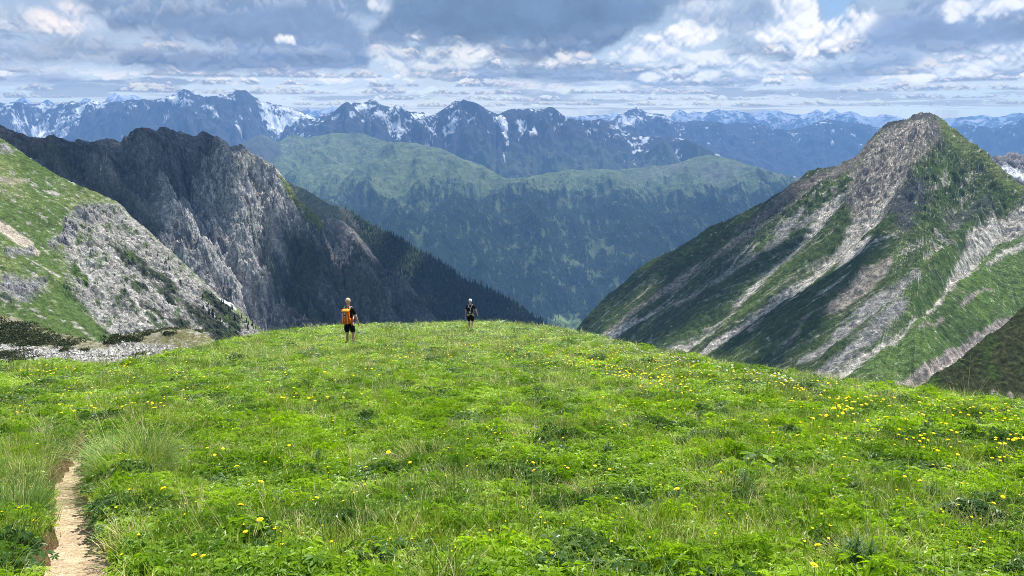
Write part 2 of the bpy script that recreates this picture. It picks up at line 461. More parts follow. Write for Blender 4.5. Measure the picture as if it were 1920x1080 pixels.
SKY_GAIN = 2 ** -EXPOSURE      # display white of the clouds against the exposure
def build_world():
    w = bpy.data.worlds.new('World'); scene.world = w; w.use_nodes = True
    nt = w.node_tree; nt.nodes.clear(); L = nt.links.new
    px = make_sky()
    im = bpy.data.images.new('cloud_deck', SKY_W, SKY_H, alpha=True, float_buffer=True)
    im.colorspace_settings.name = 'Linear Rec.709'
    im.alpha_mode = 'CHANNEL_PACKED'
    im.pixels.foreach_set(px.ravel()); im.update(); im.pack()
    sky = nd(nt, 'ShaderNodeTexSky', sky_type='NISHITA', sun_disc=False, sun_elevation=R(SUN_EL), sun_rotation=R(SUN_AZ), altitude=2000, dust_density=.4)
    tc = nd(nt, 'ShaderNodeTexCoord'); sx = nd(nt, 'ShaderNodeSeparateXYZ'); L(tc.outputs['Generated'], sx.inputs[0])
    def M(op, a, b=None, clamp=False):
        n = nd(nt, 'ShaderNodeMath', operation=op, use_clamp=clamp)
        for k, q in enumerate((a, b)):
            if q is None: continue
            if isinstance(q, (int, float)): n.inputs[k].default_value = q
            else: L(q, n.inputs[k])
        return n.outputs[0]
    az = M('ARCTAN2', sx.outputs[0], sx.outputs[1])
    u = M('ADD', M('MULTIPLY', az, 1 / (2 * R(SKY_A))), .5)
    el = M('ARCSINE', sx.outputs[2])
    v = M('SQRT', M('MAXIMUM', M('MULTIPLY', el, 1 / R(90)), 0.0))
    v = M('MINIMUM', M('MAXIMUM', v, .5 / SKY_H), 1 - .5 / SKY_H)
    u = M('PINGPONG', u, 1.0)
    cb = nd(nt, 'ShaderNodeCombineXYZ'); L(u, cb.inputs[0]); L(v, cb.inputs[1])
    ti = nd(nt, 'ShaderNodeTexImage', image=im, interpolation='Linear', extension='EXTEND'); L(cb.outputs[0], ti.inputs[0])
    b1 = nd(nt, 'ShaderNodeBackground'); b1.inputs[1].default_value = 0.06; L(sky.outputs[0], b1.inputs[0])
    b2 = nd(nt, 'ShaderNodeBackground'); b2.inputs[1].default_value = SKY_GAIN; L(ti.outputs['Color'], b2.inputs[0])
    mx = nd(nt, 'ShaderNodeMixShader'); L(ti.outputs['Alpha'], mx.inputs[0]); L(b1.outputs[0], mx.inputs[1]); L(b2.outputs[0], mx.inputs[2])
    o = nd(nt, 'ShaderNodeOutputWorld'); L(mx.outputs[0], o.inputs[0])
build_world()
# ------------------------------------------------------------------ mountains
def silhouette(pts, xs, jag=0.0, jscale=9.0, seed=0):
    p = np.array(pts, float)
    y = np.interp(xs, p[:, 0], p[:, 1])
    if jag:
        y = y + jag * (ridged(xs / jscale, xs * 0 + 0.5, 5, 0.6, seed) * -2 + 1.0)
    return y

def layer(sil, x0, x1, ybot, nc, nr, depth, jag, jscale, seed, back=0.75, wide=0.0, ypow=1.0):
    """curvilinear grid of a slope: rows run from the skyline down; returns base points, their photo pixels"""
    # columns crowd inside the part of the land in view and thin out beyond it
    q = np.linspace(x0, x1, 4000); dens = np.where((q > -30) & (q < 1950), 1.0, .12); cum = np.concatenate([[0], np.cumsum(dens[:-1])])
    xs = np.interp(np.linspace(0, cum[-1], nc), cum, q)
    top = silhouette(sil, xs, jag, jscale, seed)
    s = np.linspace(0, 1, nr)[:, None] ** ypow
    yb = np.interp(xs, *zip(*ybot)) if isinstance(ybot, list) else np.full(nc, float(ybot))
    py = top[None] + s * (np.maximum(yb, top + 2) - top)[None]
    px = np.broadcast_to(xs[None], py.shape).copy()
    t = depth(px, py)
    P = EYE + ray(px, py) * t[..., None]
    return P, px, py

def slopes(P):
    """gradient dz/dx, dz/dy of the curvilinear height field"""
    xa, xb = np.gradient(P[..., 0]); ya, yb = np.gradient(P[..., 1]); za, zb = np.gradient(P[..., 2])
    det = xa * yb - xb * ya
    det = np.where(np.abs(det) < 1e-6, 1e-6, det)
    gx = (za * yb - zb * ya) / det
    gy = (xa * zb - xb * za) / det
    return np.clip(gx, -3, 3), np.clip(gy, -3, 3)

def blur(a, n):
    for _ in range(n):
        a = np.concatenate([a[:1], (a[:-2] + 2 * a[1:-1] + a[2:]) / 4, a[-1:]], 0)
        a = np.concatenate([a[:, :1], (a[:, :-2] + 2 * a[:, 1:-1] + a[:, 2:]) / 4, a[:, -1:]], 1)
    return a

def with_back(P, A, fall=0.9, steps=(0.02, 0.08, 0.25, 0.6)):
    """rows behind the skyline that fall away, so that the mountain has a far side"""
    top = P[0]; d = top - EYE
    h = d[:, :2] / np.linalg.norm(d[:, :2], axis=1, keepdims=True)
    dist = np.median(np.linalg.norm(d[:, :2], axis=1))
    rows = []
    for s in reversed(steps):
        k = s * dist * 0.5
        rows.append(np.column_stack([top[:, :2] + h * k, top[:, 2] - k * fall]))
    # and rows below the lowest seen line that carry the slope on down towards the valley
    bot = P[-1]; d = bot - EYE; h = d[:, :2] / np.linalg.norm(d[:, :2], axis=1, keepdims=True); R0 = np.linalg.norm(d[:, :2], axis=1)
    low = []
    for s in (.04, .12, .25, .4):
        k = s * R0[:, None]; low.append(np.column_stack([bot[:, :2] - h * k * .8, bot[:, 2] - k[:, 0] * .75]))
    return np.concatenate([np.array(rows), P, np.array(low)], 0), np.concatenate([np.repeat(A[:1], len(steps), 0), A, np.repeat(A[-1:], 4, 0)], 0)

def mixc(c, col, m):
    return c + (np.array(col) - c) * m[..., None]

GRASS_D = (0.045, 0.064, 0.021); GRASS_M = (0.078, 0.112, 0.034); GRASS_L = (0.12, 0.17, 0.045)
ROCK_D = (0.085, 0.083, 0.08); ROCK_M = (0.20, 0.192, 0.178); ROCK_L = (0.40, 0.375, 0.35); SCREE = (0.36, 0.33, 0.295)
EARTH = (0.25, 0.19, 0.14); FOREST = (0.014, 0.026, 0.013); SNOW = (0.86, 0.88, 0.92)

# ---- the peak on the right
def build_right_peak():
    sil = [(1010, 690), (1060, 640), (1080, 618), (1097, 597), (1118, 575), (1140, 552), (1172, 528), (1200, 500), (1232, 480), (1258, 472), (1300, 447), (1330, 424),
           (1362, 414), (1400, 394), (1440, 374), (1470, 354), (1500, 334), (1520, 318), (1545, 314), (1570, 311), (1582, 301), (1600, 297), (1613, 284), (1630, 262),
           (1650, 240), (1668, 226), (1685, 226), (1698, 224), (1712, 216), (1722, 212), (1738, 210), (1752, 214), (1768, 224), (1783, 236), (1800, 250), (1820, 264), (1835, 276),
           (1848, 282), (1862, 300), (1880, 318), (1900, 335), (1920, 350), (1990, 385), (2120, 450), (2300, 520)]
    def depth(px, py):
        a = plane_t(px, py, (1735, 212, 1330), (-1, 0.06), 35)
        b = plane_t(px, py, (1752, 214, 1325), (0.62, -0.78), 37)
        t = smax(np.minimum(a, 2500), np.minimum(b, 2500), 50)
        # below the shoulder the ground runs out into a gentler apron towards the right
        c = plane_t(px, py, (1900, 430, 1010), (-0.86, -0.5), 30)
        t = smin(np.minimum(t, 3000), c, 60)
        return np.clip(t, 380, 2300)
    P, px, py = layer(sil, 1010, 2300, [(1010, 760), (1400, 735), (1500, 760), (1690, 800), (1900, 700), (2300, 900)], 720, 430, depth, 2.2, 14, 3)
    P = blur(P, 6)
    gx, gy = slopes(blur(P, 20))
    x, y = P[..., 0], P[..., 1]
    g1 = gullies(x, y, gx, gy, 210, 4, 0.5, 5)
    g2 = gullies(x + 15 * fbm(x / 90, y / 90, 3, .5, 4), y, gx, gy, 55, 4, 0.55, 15)
    n = fbm(x / 30, y / 30, 6, 0.62, 9)
    top = silhouette(sil, px[0])[None]
    fade = sstep(0, 55, py - top)
    up = sstep(520, 300, py)            # rockier towards the top
    h = fade * (g1 * 13 + 3.5 * g2 * (0.45 + up)) + (0.25 + 0.75 * fade) * n * (2.5 + 5 * up)
    cr = ridged(x / 26 + 3, y / 26 + P[..., 2] / 40, 5, 0.6, 31)
    h += fade * (cr - .4) * (2.0 + 6 * up)
    fa = facets(x * 1.6 + 6 * n, y + P[..., 2] * .6, 17, 4, .6, 33)
    h += (.35 + .65 * fade) * fa * (2.0 + 11 * up)
    P[..., 2] += h
    P = carve(P, px, py, [([(1735, 216), (1712, 290), (1690, 370), (1650, 450), (1610, 520)], 13, 16), ([(1572, 372), (1525, 430), (1425, 527), (1290, 640)], -9, 12), ([(1690, 345), (1605, 430), (1500, 526), (1300, 662)], -10, 14),
                          ([(1620, 372), (1540, 470), (1440, 555), (1330, 635)], 7, 10), ([(1520, 350), (1400, 450), (1280, 545), (1150, 630)], -5, 9), ([(1560, 335), (1450, 430), (1330, 520), (1180, 625)], 5, 8),
                          ([(1900, 430), (1800, 510), (1700, 605), (1575, 700)], -8, 13), ([(1850, 400), (1760, 490), (1660, 580), (1560, 660)], 9, 16), ([(1905, 588), (1820, 645), (1720, 715)], -6, 14), ([(1760, 470), (1650, 570), (1540, 650)], -6, 14), ([(1780, 260), (1800, 330), (1790, 400)], -9, 12), ([(1830, 300), (1850, 360), (1830, 420)], 6, 10)], sstep(0, 45, py - top))
    P = cap_skyline(P, top, sil, 3.0)
    # ground cover, in slope-aligned coordinates so that edges run with the fall line
    l = np.hypot(gx, gy) + 1e-6
    u = (x * (-gy / l) + y * (gx / l)); v = -(x * gx / l + y * gy / l)
    st = fbm(u / 14, v / 90, 5, 0.6, 21); sp = fbm(x / 9, y / 9, 5, 0.6, 22); big = fbm(u / 60, v / 200, 4, .5, 23)
    fine = fbm(u / 4, v / 8, 4, 0.6, 24)
    C = np.zeros(P.shape) + np.array(GRASS_D)
    C = mixc(C, GRASS_M, np.clip(0.35 + big * 1.2 + sstep(1500, 1850, px) * 0.45 + sp * .5, 0, 1))
    lush = np.clip(1.1 - np.abs(polydist(px, py, [(1640, 700), (1760, 560), (1920, 470), (2300, 500), (2300, 700), (1890, 590), (1700, 720)]).clip(0, 90)) / 90, 0, 1)
    C = mixc(C, (0.115, 0.19, 0.040), lush * np.clip(0.85 + big, 0, 1))
    C = mixc(C, (0.10, 0.15, 0.035), sstep(0.12, 0.4, big + sp * .3) * 0.7)
    def lay(pts, col, soft=6, k=14, amt=1.0, kb=6):
        nonlocal C
        d = stroke(px, py, pts) + 1.5 + k * st + kb * sp
        C = mixc(C, col, sstep(soft, -soft, d) * amt)
    pinkish = (0.35, 0.31, 0.255); grey = (0.33, 0.32, 0.295); pale = (0.56, 0.525, 0.46)
    C = mixc(C, (.34, .315, .27), sstep(.20, .36, fbm(u / 6, v / 150, 5, .6, 26) + .25 * sp + .12 * big) * .75)
    # rocky summit block and its talus
    d = polydist(px, py, [(1735, 214), (1650, 245), (1610, 300), (1588, 352), (1600, 420), (1660, 400), (1715, 320), (1760, 262), (1768, 236)]) + 30 * st + 22 * sp
    C = mixc(C, (0.27, 0.235, 0.20), sstep(10, -10, d) * 0.95)
    C = mixc(C, pale, sstep(10, -10, d) * sstep(0.0, 0.35, fine + sp))
    lay([(1735, 213, 14), (1700, 222, 6), (1660, 232, 10)], ROCK_D, 6, 10)
    lay([(1730, 216, 16), (1765, 262, 10)], (0.12, 0.12, 0.11), 6, 10, .7)
    # brown erosion along the skyline and the tongues running down from it
    lay([(1640, 262, 6), (1588, 312, 11), (1500, 350, 10), (1440, 396, 9), (1380, 430, 5)], (0.20, 0.175, 0.15), 7, 16)
    lay([(1560, 330, 7), (1480, 385, 6), (1400, 440, 6), (1330, 482, 6), (1250, 540, 5), (1170, 597, 5), (1118, 640, 6)], pinkish, 4, 16, .8)
    lay([(1262, 556, 3), (1220, 586, 6), (1160, 618, 8), (1110, 645, 10)], pale, 3, 8)
    lay([(1600, 352, 7), (1520, 405, 6), (1440, 460, 7), (1370, 510, 6), (1290, 560, 4)], grey, 4, 18, .8)
    lay([(1572, 372, 10), (1548, 400, 14), (1525, 430, 9), (1480, 480, 7), (1425, 527, 6), (1360, 590, 4), (1290, 640, 4), (1240, 668, 4)], pale, 4, 12)
    lay([(1690, 345, 7), (1648, 392, 10), (1605, 430, 13), (1560, 480, 10), (1500, 526, 9), (1430, 575, 7), (1360, 624, 6), (1300, 662, 7)], pale, 4, 13)
    lay([(1625, 455, 10), (1595, 475, 12), (1570, 500, 6)], pale, 5, 16)
    lay([(1505, 398, 6), (1475, 420, 9), (1450, 440, 4)], grey, 4, 12)
    lay([(1668, 500, 6), (1620, 540, 13), (1580, 566, 12), (1545, 590, 3)], pinkish, 4, 12)
    lay([(1715, 520, 9), (1640, 570, 17), (1590, 610, 14), (1540, 650, 8), (1500, 672, 4)], grey, 5, 18)
    lay([(1690, 570, 12), (1640, 620, 13), (1590, 660, 10), (1530, 700, 10)], grey, 5, 18)
    lay([(1940, 395, 26), (1880, 425, 22), (1835, 455, 20), (1800, 510, 14), (1770, 550, 5), (1700, 605, 6), (1640, 650, 7), (1575, 700, 10), (1530, 725, 10)], pale, 4, 13)
    lay([(1960, 440, 5), (1900, 470, 9), (1850, 492, 4)], pale, 4, 14)
    lay([(1905, 588, 2), (1870, 612, 12), (1820, 645, 18), (1770, 685, 18), (1720, 715, 19), (1660, 745, 24)], (0.42, 0.365, 0.32), 3, 8)
    lay([(1770, 590, 2), (1740, 612, 5), (1722, 622, 4)], pinkish, 3, 8)
    lay([(1860, 540, 3), (1830, 552, 6), (1800, 575, 4)], pinkish, 3, 8)
    lay([(1520, 595, 2), (1480, 640, 6), (1450, 660, 4)], pinkish, 4, 14)
    lay([(1430, 590, 3), (1405, 612, 7)], pinkish, 4, 14)
    lay([(1290, 560, 3), (1268, 572, 5)], pinkish, 3, 9)
    lay([(1350, 600, 3), (1250, 655, 3)], grey, 3, 9, .8)
    for a in ((1800, 380), (1750, 350), (1830, 330), (1640, 470), (1710, 470), (1760, 470), (1680, 440), (1560, 540), (1460, 560), (1700, 540), (1770, 440), (1390, 470)):
        lay([(a[0] + 22, a[1] - 12, 1), (a[0] - 22, a[1] + 14, 4)], pale, 5, 30, .8, 16)
    lay([(1720, 360, 22), (1690, 395, 26), (1700, 420, 12)], (0.085, 0.09, 0.095), 10, 25, .9, 20)
    lay([(1620, 355, 22), (1600, 375, 14)], (0.10, 0.10, 0.095), 8, 22, .8, 16)
    lay([(1790, 410, 20), (1860, 400, 12)], (0.10, 0.105, 0.09), 12, 25, .7, 20)
    # bright green strip on the far right shoulder
    dd = polydist(px, py, [(1762, 215), (1930, 350), (2300, 480), (2300, 520), (1905, 360), (1830, 315), (1765, 248)])
    C = mixc(C, (0.15, 0.19, 0.06), sstep(6, -5, dd + 8 * sp))
    # scattered stones and turf speckle
    C = mixc(C, pale, sstep(0.42, 0.62, sp + fine * .5 + up * .12) * 0.8)
    C = mixc(C, np.array((.045, .045, .04)), sstep(.18, .02, ridged(x / 9, y / 9, 4, .6, 35) - .3) * sstep(.05, .3, C[..., 0]) * .5)
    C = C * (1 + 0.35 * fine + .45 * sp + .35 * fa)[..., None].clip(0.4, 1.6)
    P2, A2 = with_back(P, np.clip(C, 0.008, 0.9), 0.8)
    m = terrain_mat('alpine_slope', 0.13, 1.0, 0.42, 4.0)
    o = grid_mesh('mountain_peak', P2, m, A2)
    return tag(o, kind='structure')
build_right_peak()

# ---- nearer heather-covered spur, bottom right
def build_right_spur():
    sil = [(1560, 800), (1640, 768), (1690, 742), (1730, 722), (1757, 700), (1790, 682), (1822, 655), (1850, 632), (1875, 618), (1900, 596), (1925, 570), (1990, 520), (2120, 440), (2300, 380)]
    def depth(px, py): return np.clip(plane_t(px, py, (1757, 700, 380), (-0.55, -0.84), 33), 90, 700)
    P, px, py = layer(sil, 1560, 2300, [(1560, 860), (2300, 980)], 260, 150, depth, 2.0, 11, 43)
    gx, gy = slopes(blur(P, 8)); x, y = P[..., 0], P[..., 1]
    sp = fbm(x / 6, y / 6, 5, 0.6, 52); big = fbm(x / 30, y / 40, 4, .5, 53); tf = ridged(x / 4, y / 4, 3, .5, 54)
    P[..., 2] += 2.6 * gullies(x, y, gx, gy, 60, 4, .5, 50) * sstep(0, 40, py - silhouette(sil, px[0])[None]) + 0.9 * sp + 1.3 * tf
    C = np.zeros(P.shape) + np.array((0.052, 0.062, 0.024))
    C = mixc(C, (0.058, 0.064, 0.028), sstep(-.1, .3, big))
    C = mixc(C, (0.06, 0.10, 0.025), sstep(.05, .35, fbm(x / 22, y / 22, 4, .5, 57)))
    def lay(pts, col, soft=3, k=7):
        nonlocal C
        C = mixc(C, col, sstep(soft, -soft, stroke(px, py, pts) + k * sp))
    lay([(1862, 740, 6), (1876, 752, 8)], (0.40, 0.34, 0.30)); lay([(1894, 746, 6), (1886, 760, 4)], (0.40, 0.34, 0.30))
    C = mixc(C, (0.42, 0.4, 0.37), sstep(0.5, .62, sp) * .8)
    C = C * (1 + .7 * fbm(x / 2.2, y / 2.2, 3, .6, 59))[..., None].clip(.4, 1.6)
    P2, A2 = with_back(P, C, .9)
    tag(grid_mesh('heath_slope', P2, terrain_mat('heath', 0.5, 1.0, 0.45, 0.8), A2), kind='structure')
build_right_spur()

# ---- boulder-strewn ridge behind the right shoulder
def build_boulder_ridge():
    sil = [(1800, 330), (1835, 296), (1862, 290), (1880, 292), (1895, 288), (1905, 286), (1920, 290), (1980, 280), (2100, 300), (2300, 330)]
    def depth(px, py): return plane_t(px, py, (1890, 290, 1900), (-.1, -1), 24).clip(900, 2600)
    P, px, py = layer(sil, 1800, 2300, 460, 180, 90, depth, 3, 9, 63)
    x, y = P[..., 0], P[..., 1]
    rr = ridged(x / 28, y / 28, 5, .6, 61)
    P[..., 2] += 16 * rr - 8
    C = np.zeros(P.shape) + np.array((0.22, 0.21, 0.205)); C = mixc(C, (0.07, .07, .07), sstep(.45, .25, rr))
    C = mixc(C, SNOW, sstep(3, -2, stroke(px, py, [(1880, 312, 2), (1898, 322, 4), (1925, 334, 6)]) + 5 * fbm(x / 15, y / 15, 3, .5, 65)))
    P2, A2 = with_back(P, C)
    tag(grid_mesh('boulder_ridge', P2, terrain_mat('boulder_rock', 0.08, 1.0, .5, 3), A2), kind='structure')
build_boulder_ridge()

# ---- dark craggy mountain on the left
def build_left_mountain():
    sil = [(-500, 60), (-200, 170), (0, 237), (17, 241), (45, 251), (67, 260), (80, 260), (90, 257), (103, 254), (117, 259), (133, 266), (143, 263), (160, 263), (180, 264), (203, 259), (214, 263), (227, 267),
           (233, 258), (240, 253), (253, 244), (265, 242), (280, 243), (293, 245), (297, 238), (303, 235), (311, 237), (320, 240), (325, 239), (332, 248), (337, 242), (343, 247), (350, 253), (358, 256), (363, 258), (373, 249),
           (378, 246), (383, 243), (390, 248), (400, 252), (413, 263), (430, 273), (443, 275), (450, 270), (458, 276), (467, 284), (483, 293), (507, 308), (523, 320), (533, 334), (545, 350), (560, 372), (586, 398),
           (604, 409), (622, 410), (645, 417), (669, 438), (690, 462), (716, 498), (740, 510), (757, 524), (790, 560), (817, 600), (850, 640), (900, 690)]
    def depth(px, py):
        a = plane_t(px, py, (300, 236, 1750), (0.84, -0.54), 46)        # main wall, falls to the right and towards us
        b = plane_t(px, py, (533, 335, 1640), (-0.62, -0.78), 45)       # wall on the other side of the couloir
        c = plane_t(px, py, (533, 335, 1640), (0.85, -0.52), 44)        # flank beyond the green rib
        d = plane_t(px, py, (669, 438, 1500), (-0.45, -0.89), 44)
        e = plane_t(px, py, (669, 438, 1500), (0.80, -0.6), 44)
        spur = smax(b, c, 70)
        spur2 = smax(d, e, 60)
        t = smin(smin(a, spur, 70), spur2, 60)
        l = plane_t(px, py, (-40, 235, 1150), (0.82, -0.57), 39)        # brown ridge at the far left edge
        t = smin(np.minimum(t, 5000), l, 40)
        return np.clip(t, 600, 2600)
    P, px, py = layer(sil, -500, 900, [(-500, 560), (0, 560), (300, 620), (480, 640), (900, 650)], 820, 370, depth, 1.6, 7, 73)
    P = blur(P, 4)
    gx, gy = slopes(blur(P, 25)); x, y, z = P[..., 0], P[..., 1], P[..., 2]
    top = silhouette(sil, px[0])[None]; fade = sstep(0, 40, py - top)
    wx = x + 22 * fbm(x / 120, z / 120, 4, .5, 71); wy = y + 22 * fbm(y / 120, z / 120, 4, .5, 72)
    g1 = gullies(wx, wy, gx, gy, 190, 5, .55, 75); g2 = gullies(wx, wy, gx, gy, 60, 5, .6, 85)
    cr = ridged(wx / 48 + z / 90, wy / 48, 6, .62, 76); n = fbm(x / 22, (y + z) / 22, 6, .65, 77)
    h = fade * (46 * g1 + 9 * g2) + (0.2 + .8 * fade) * (44 * (cr - .45) + 13 * n)
    l0 = np.hypot(gx, gy) + 1e-6
    fa = facets((x * (-gy / l0) + y * (gx / l0)) + 20 * n, -(x * gx / l0 + y * gy / l0) * 1.2, 46, 4, .58, 79)
    h += fade * 30 * fa
    P[..., 2] += h
    P = carve(P, px, py, [([(343, 262), (350, 340), (372, 400), (430, 480), (478, 590)], -40, 13), ([(575, 440), (535, 520), (484, 600)], -34, 14), ([(190, 330), (300, 450), (400, 560)], 26, 16), ([(150, 340), (250, 440), (360, 540), (440, 610)], -20, 12),
                          ([(400, 262), (425, 340), (462, 430), (482, 540)], 34, 16), ([(383, 246), (395, 330), (420, 420)], -24, 10), ([(450, 275), (480, 350), (500, 430), (490, 520)], -26, 12), ([(505, 310), (525, 400), (515, 480), (495, 560)], 28, 13),
                          ([(260, 250), (290, 340), (340, 440), (400, 520)], 28, 16), ([(300, 260), (325, 360), (380, 450)], -20, 10), ([(604, 412), (625, 470), (632, 520), (650, 600)], -26, 13), ([(669, 440), (690, 520), (720, 600)], 22, 14), ([(590, 400), (590, 480), (570, 560)], 26, 14), ([(640, 420), (700, 520), (780, 600)], -16, 10), ([(120, 262), (200, 340)], 18, 10)], sstep(0, 40, py - top))
    P = cap_skyline(P, top, sil, 3.0)
    d3 = P - EYE
    l = np.hypot(gx, gy) + 1e-6
    u = (x * (-gy / l) + y * (gx / l)); v = -(x * gx / l + y * gy / l)
    st = fbm(u / 12, v / 80, 5, .6, 91); sp = fbm(x / 8, (y + z) / 8, 5, .6, 92); fine = fbm(u / 4, v / 7, 4, .62, 93)
    big = fbm(x / 130, (y + z) / 130, 4, .5, 94)
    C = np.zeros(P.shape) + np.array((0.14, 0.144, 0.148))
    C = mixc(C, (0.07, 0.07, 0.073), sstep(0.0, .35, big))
    # pale limestone in the lower middle of the wall
    pal = np.clip(1.15 - np.abs(polydist(px, py, [(350, 400), (400, 370), (440, 310), (520, 330), (545, 400), (540, 470), (500, 520), (480, 600), (420, 560), (300, 460), (340, 440)]).clip(0, 80)) / 60, 0, 1)
    pal = pal * sstep(-.35, .3, st + .8 * sp + .3)
    C = mixc(C, (0.39, 0.385, 0.37), pal * .9)
    C = mixc(C, (0.52, 0.50, 0.46), sstep(.1, .35, fine + sp * .6) * (0.12 + .75 * pal))
    def lay(pts, col, soft=3, k=10, amt=1.0, kb=5):
        nonlocal C
        C = mixc(C, col, sstep(soft, -soft, stroke(px, py, pts) + k * st + kb * sp) * amt)
    lay([(180, 330, 2), (240, 380, 2), (300, 440, 3), (360, 500, 3), (420, 555, 5), (460, 595, 6)], (0.3, 0.285, .27), 3, 9, .8)
    lay([(400, 310, 1), (430, 325, 3)], (.33, .32, .3), 3, 9, .8); lay([(410, 345, 2), (440, 360, 3)], (.33, .32, .3), 3, 9, .8)
    lay([(395, 480, 3), (440, 520, 5), (470, 560, 6), (478, 590, 5)], (0.38, 0.36, .34), 3, 10)
    lay([(505, 450, 8), (515, 460, 8)], (0.42, .38, .34), 3, 5)
    lay([(540, 425, 2), (565, 445, 5), (585, 460, 2)], (.40, .38, .34), 2, 5)
    lay([(600, 412, 2), (606, 440, 3), (616, 465, 4), (628, 490, 5)], (0.42, 0.36, .30), 2, 5)
    lay([(620, 415, 8), (650, 425, 12), (670, 450, 10)], (.24, .22, .21), 5, 10, .8)
    lay([(690, 520, 20), (740, 560, 28), (760, 600, 20)], (.13, .13, .13), 10, 20, .7)
    lay([(186, 350, 1.2), (193, 343, 1.6)], SNOW, 1, 0)
    # dark couloir
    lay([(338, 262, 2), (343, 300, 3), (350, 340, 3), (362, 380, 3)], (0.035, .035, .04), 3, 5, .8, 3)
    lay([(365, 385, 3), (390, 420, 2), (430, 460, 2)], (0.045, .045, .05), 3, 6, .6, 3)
    # turf
    gr = np.array((0.10, 0.145, 0.04))
    lay([(455, 285, 3), (495, 305, 6), (525, 340, 5)], (.15, .15, .08), 4, 12, .7)
    lay([(528, 338, 5), (548, 368, 15), (575, 395, 14), (598, 420, 10), (604, 446, 6)], (.17, .21, .065), 3, 9)
    lay([(470, 420, 5), (500, 470, 9), (520, 520, 7)], (.08, .11, .045), 8, 24, .7, 14)
    lay([(420, 300, 4), (460, 330, 8), (500, 370, 6)], (.12, .14, .07), 8, 22, .5, 14)
    lay([(560, 400, 3), (590, 430, 7)], gr, 3, 10, .8)
    lay([(560, 470, 30), (570, 520, 35), (560, 570, 30), (600, 600, 30)], (.05, .065, .032), 14, 22, .85, 14)
    lay([(530, 510, 25), (640, 520, 20), (700, 590, 22)], (.045, .06, .03), 14, 26, .7, 18)
    lay([(660, 470, 14), (700, 520, 14)], (.055, .07, .035), 10, 22, .7, 14)
    # brown ridge far left
    C = mixc(C, (.17, .145, .115), sstep(30, -10, polydist(px, py, [(-500, 60), (0, 238), (70, 262), (130, 310), (180, 362), (100, 330), (30, 280), (-500, 200)]) + 20 * st) * .8)
    C = mixc(C, (.06, .08, .03), sstep(20, -10, polydist(px, py, [(60, 295), (130, 320), (200, 375), (300, 450), (220, 380), (120, 335)]) + 14 * st) * .8)
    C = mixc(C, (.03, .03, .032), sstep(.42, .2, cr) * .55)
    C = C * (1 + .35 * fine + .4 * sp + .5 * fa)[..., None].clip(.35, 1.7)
    P2, A2 = with_back(P, np.clip(C, .008, .9))
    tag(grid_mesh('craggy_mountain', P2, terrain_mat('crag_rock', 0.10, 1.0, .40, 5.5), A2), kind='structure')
build_left_mountain()

# ---- wooded shoulder running down to the valley
FOREST_PTS = {}
def build_wooded_shoulder():
    sil = [(440, 300), (500, 318), (540, 340), (553, 348), (567, 352), (587, 363), (617, 383), (640, 388), (660, 396), (693, 421), (723, 434), (757, 451), (775, 466), (790, 472), (819, 487), (837, 498), (850, 511),
           (875, 527), (903, 536), (937, 553), (975, 575), (1006, 597), (1031, 612), (1053, 628), (1100, 660), (1180, 700)]
    def depth(px, py): return smax(plane_t(px, py, (640, 388, 2350), (-.30, -.95), 43), plane_t(px, py, (1030, 612, 2000), (.5, -.86), 40), 40).clip(900, 3600)
    P, px, py = layer(sil, 440, 1180, [(440, 480), (640, 560), (800, 700), (1180, 760)], 340, 150, depth, 1.0, 8, 103)
    gx, gy = slopes(blur(P, 10)); x, y, z = P[..., 0], P[..., 1], P[..., 2]
    fade = sstep(0, 40, py - silhouette(sil, px[0])[None])
    g1 = gullies(x + 10 * fbm(x / 60, y / 60, 3), y, gx, gy, 150, 5, .5, 105)
    P[..., 2] += fade * 17 * g1 + 3 * fbm(x / 20, y / 20, 5, .6, 106) * (.3 + .7 * fade)
    sp = fbm(x / 12, y / 12, 5, .6, 107); big = fbm(x / 90, y / 90, 3, .5, 108)
    C = np.zeros(P.shape) + np.array((.042, .055, .028))
    C = mixc(C, (.09, .10, .05), sstep(.0, .5, sp + big))
    def lay(pts, col, soft=3, k=10):
        nonlocal C
        C = mixc(C, col, sstep(soft, -soft, stroke(px, py, pts) + k * sp))
    lay([(640, 392, 4), (665, 415, 6), (690, 440, 4)], (.15, .14, .11)); lay([(690, 415, 2), (705, 430, 3)], (.2, .19, .15))
    lay([(760, 500, 2), (800, 540, 5), (840, 590, 4)], (.09, .11, .05), 4, 12)
    C = mixc(C, (.17, .165, .15), sstep(.35, .6, g1 * .3 + sp) * .6)
    den = sstep(640, 780, px + 160 * sstep(30, 0, py - silhouette(sil, px[0])[None]) * sstep(640, 700, px)) * .75 + .3 * big + .12
    den = np.where(px < 640, .10 * sstep(560, 640, px), den)
    FOREST_PTS['shoulder'] = (P.copy(), np.clip(den, 0, 1))
    P2, A2 = with_back(P, C, .9)
    tag(grid_mesh('wooded_ridge', P2, terrain_mat('wooded_ground', 0.06, .8, .4, 2), A2), kind='structure')
build_wooded_shoulder()

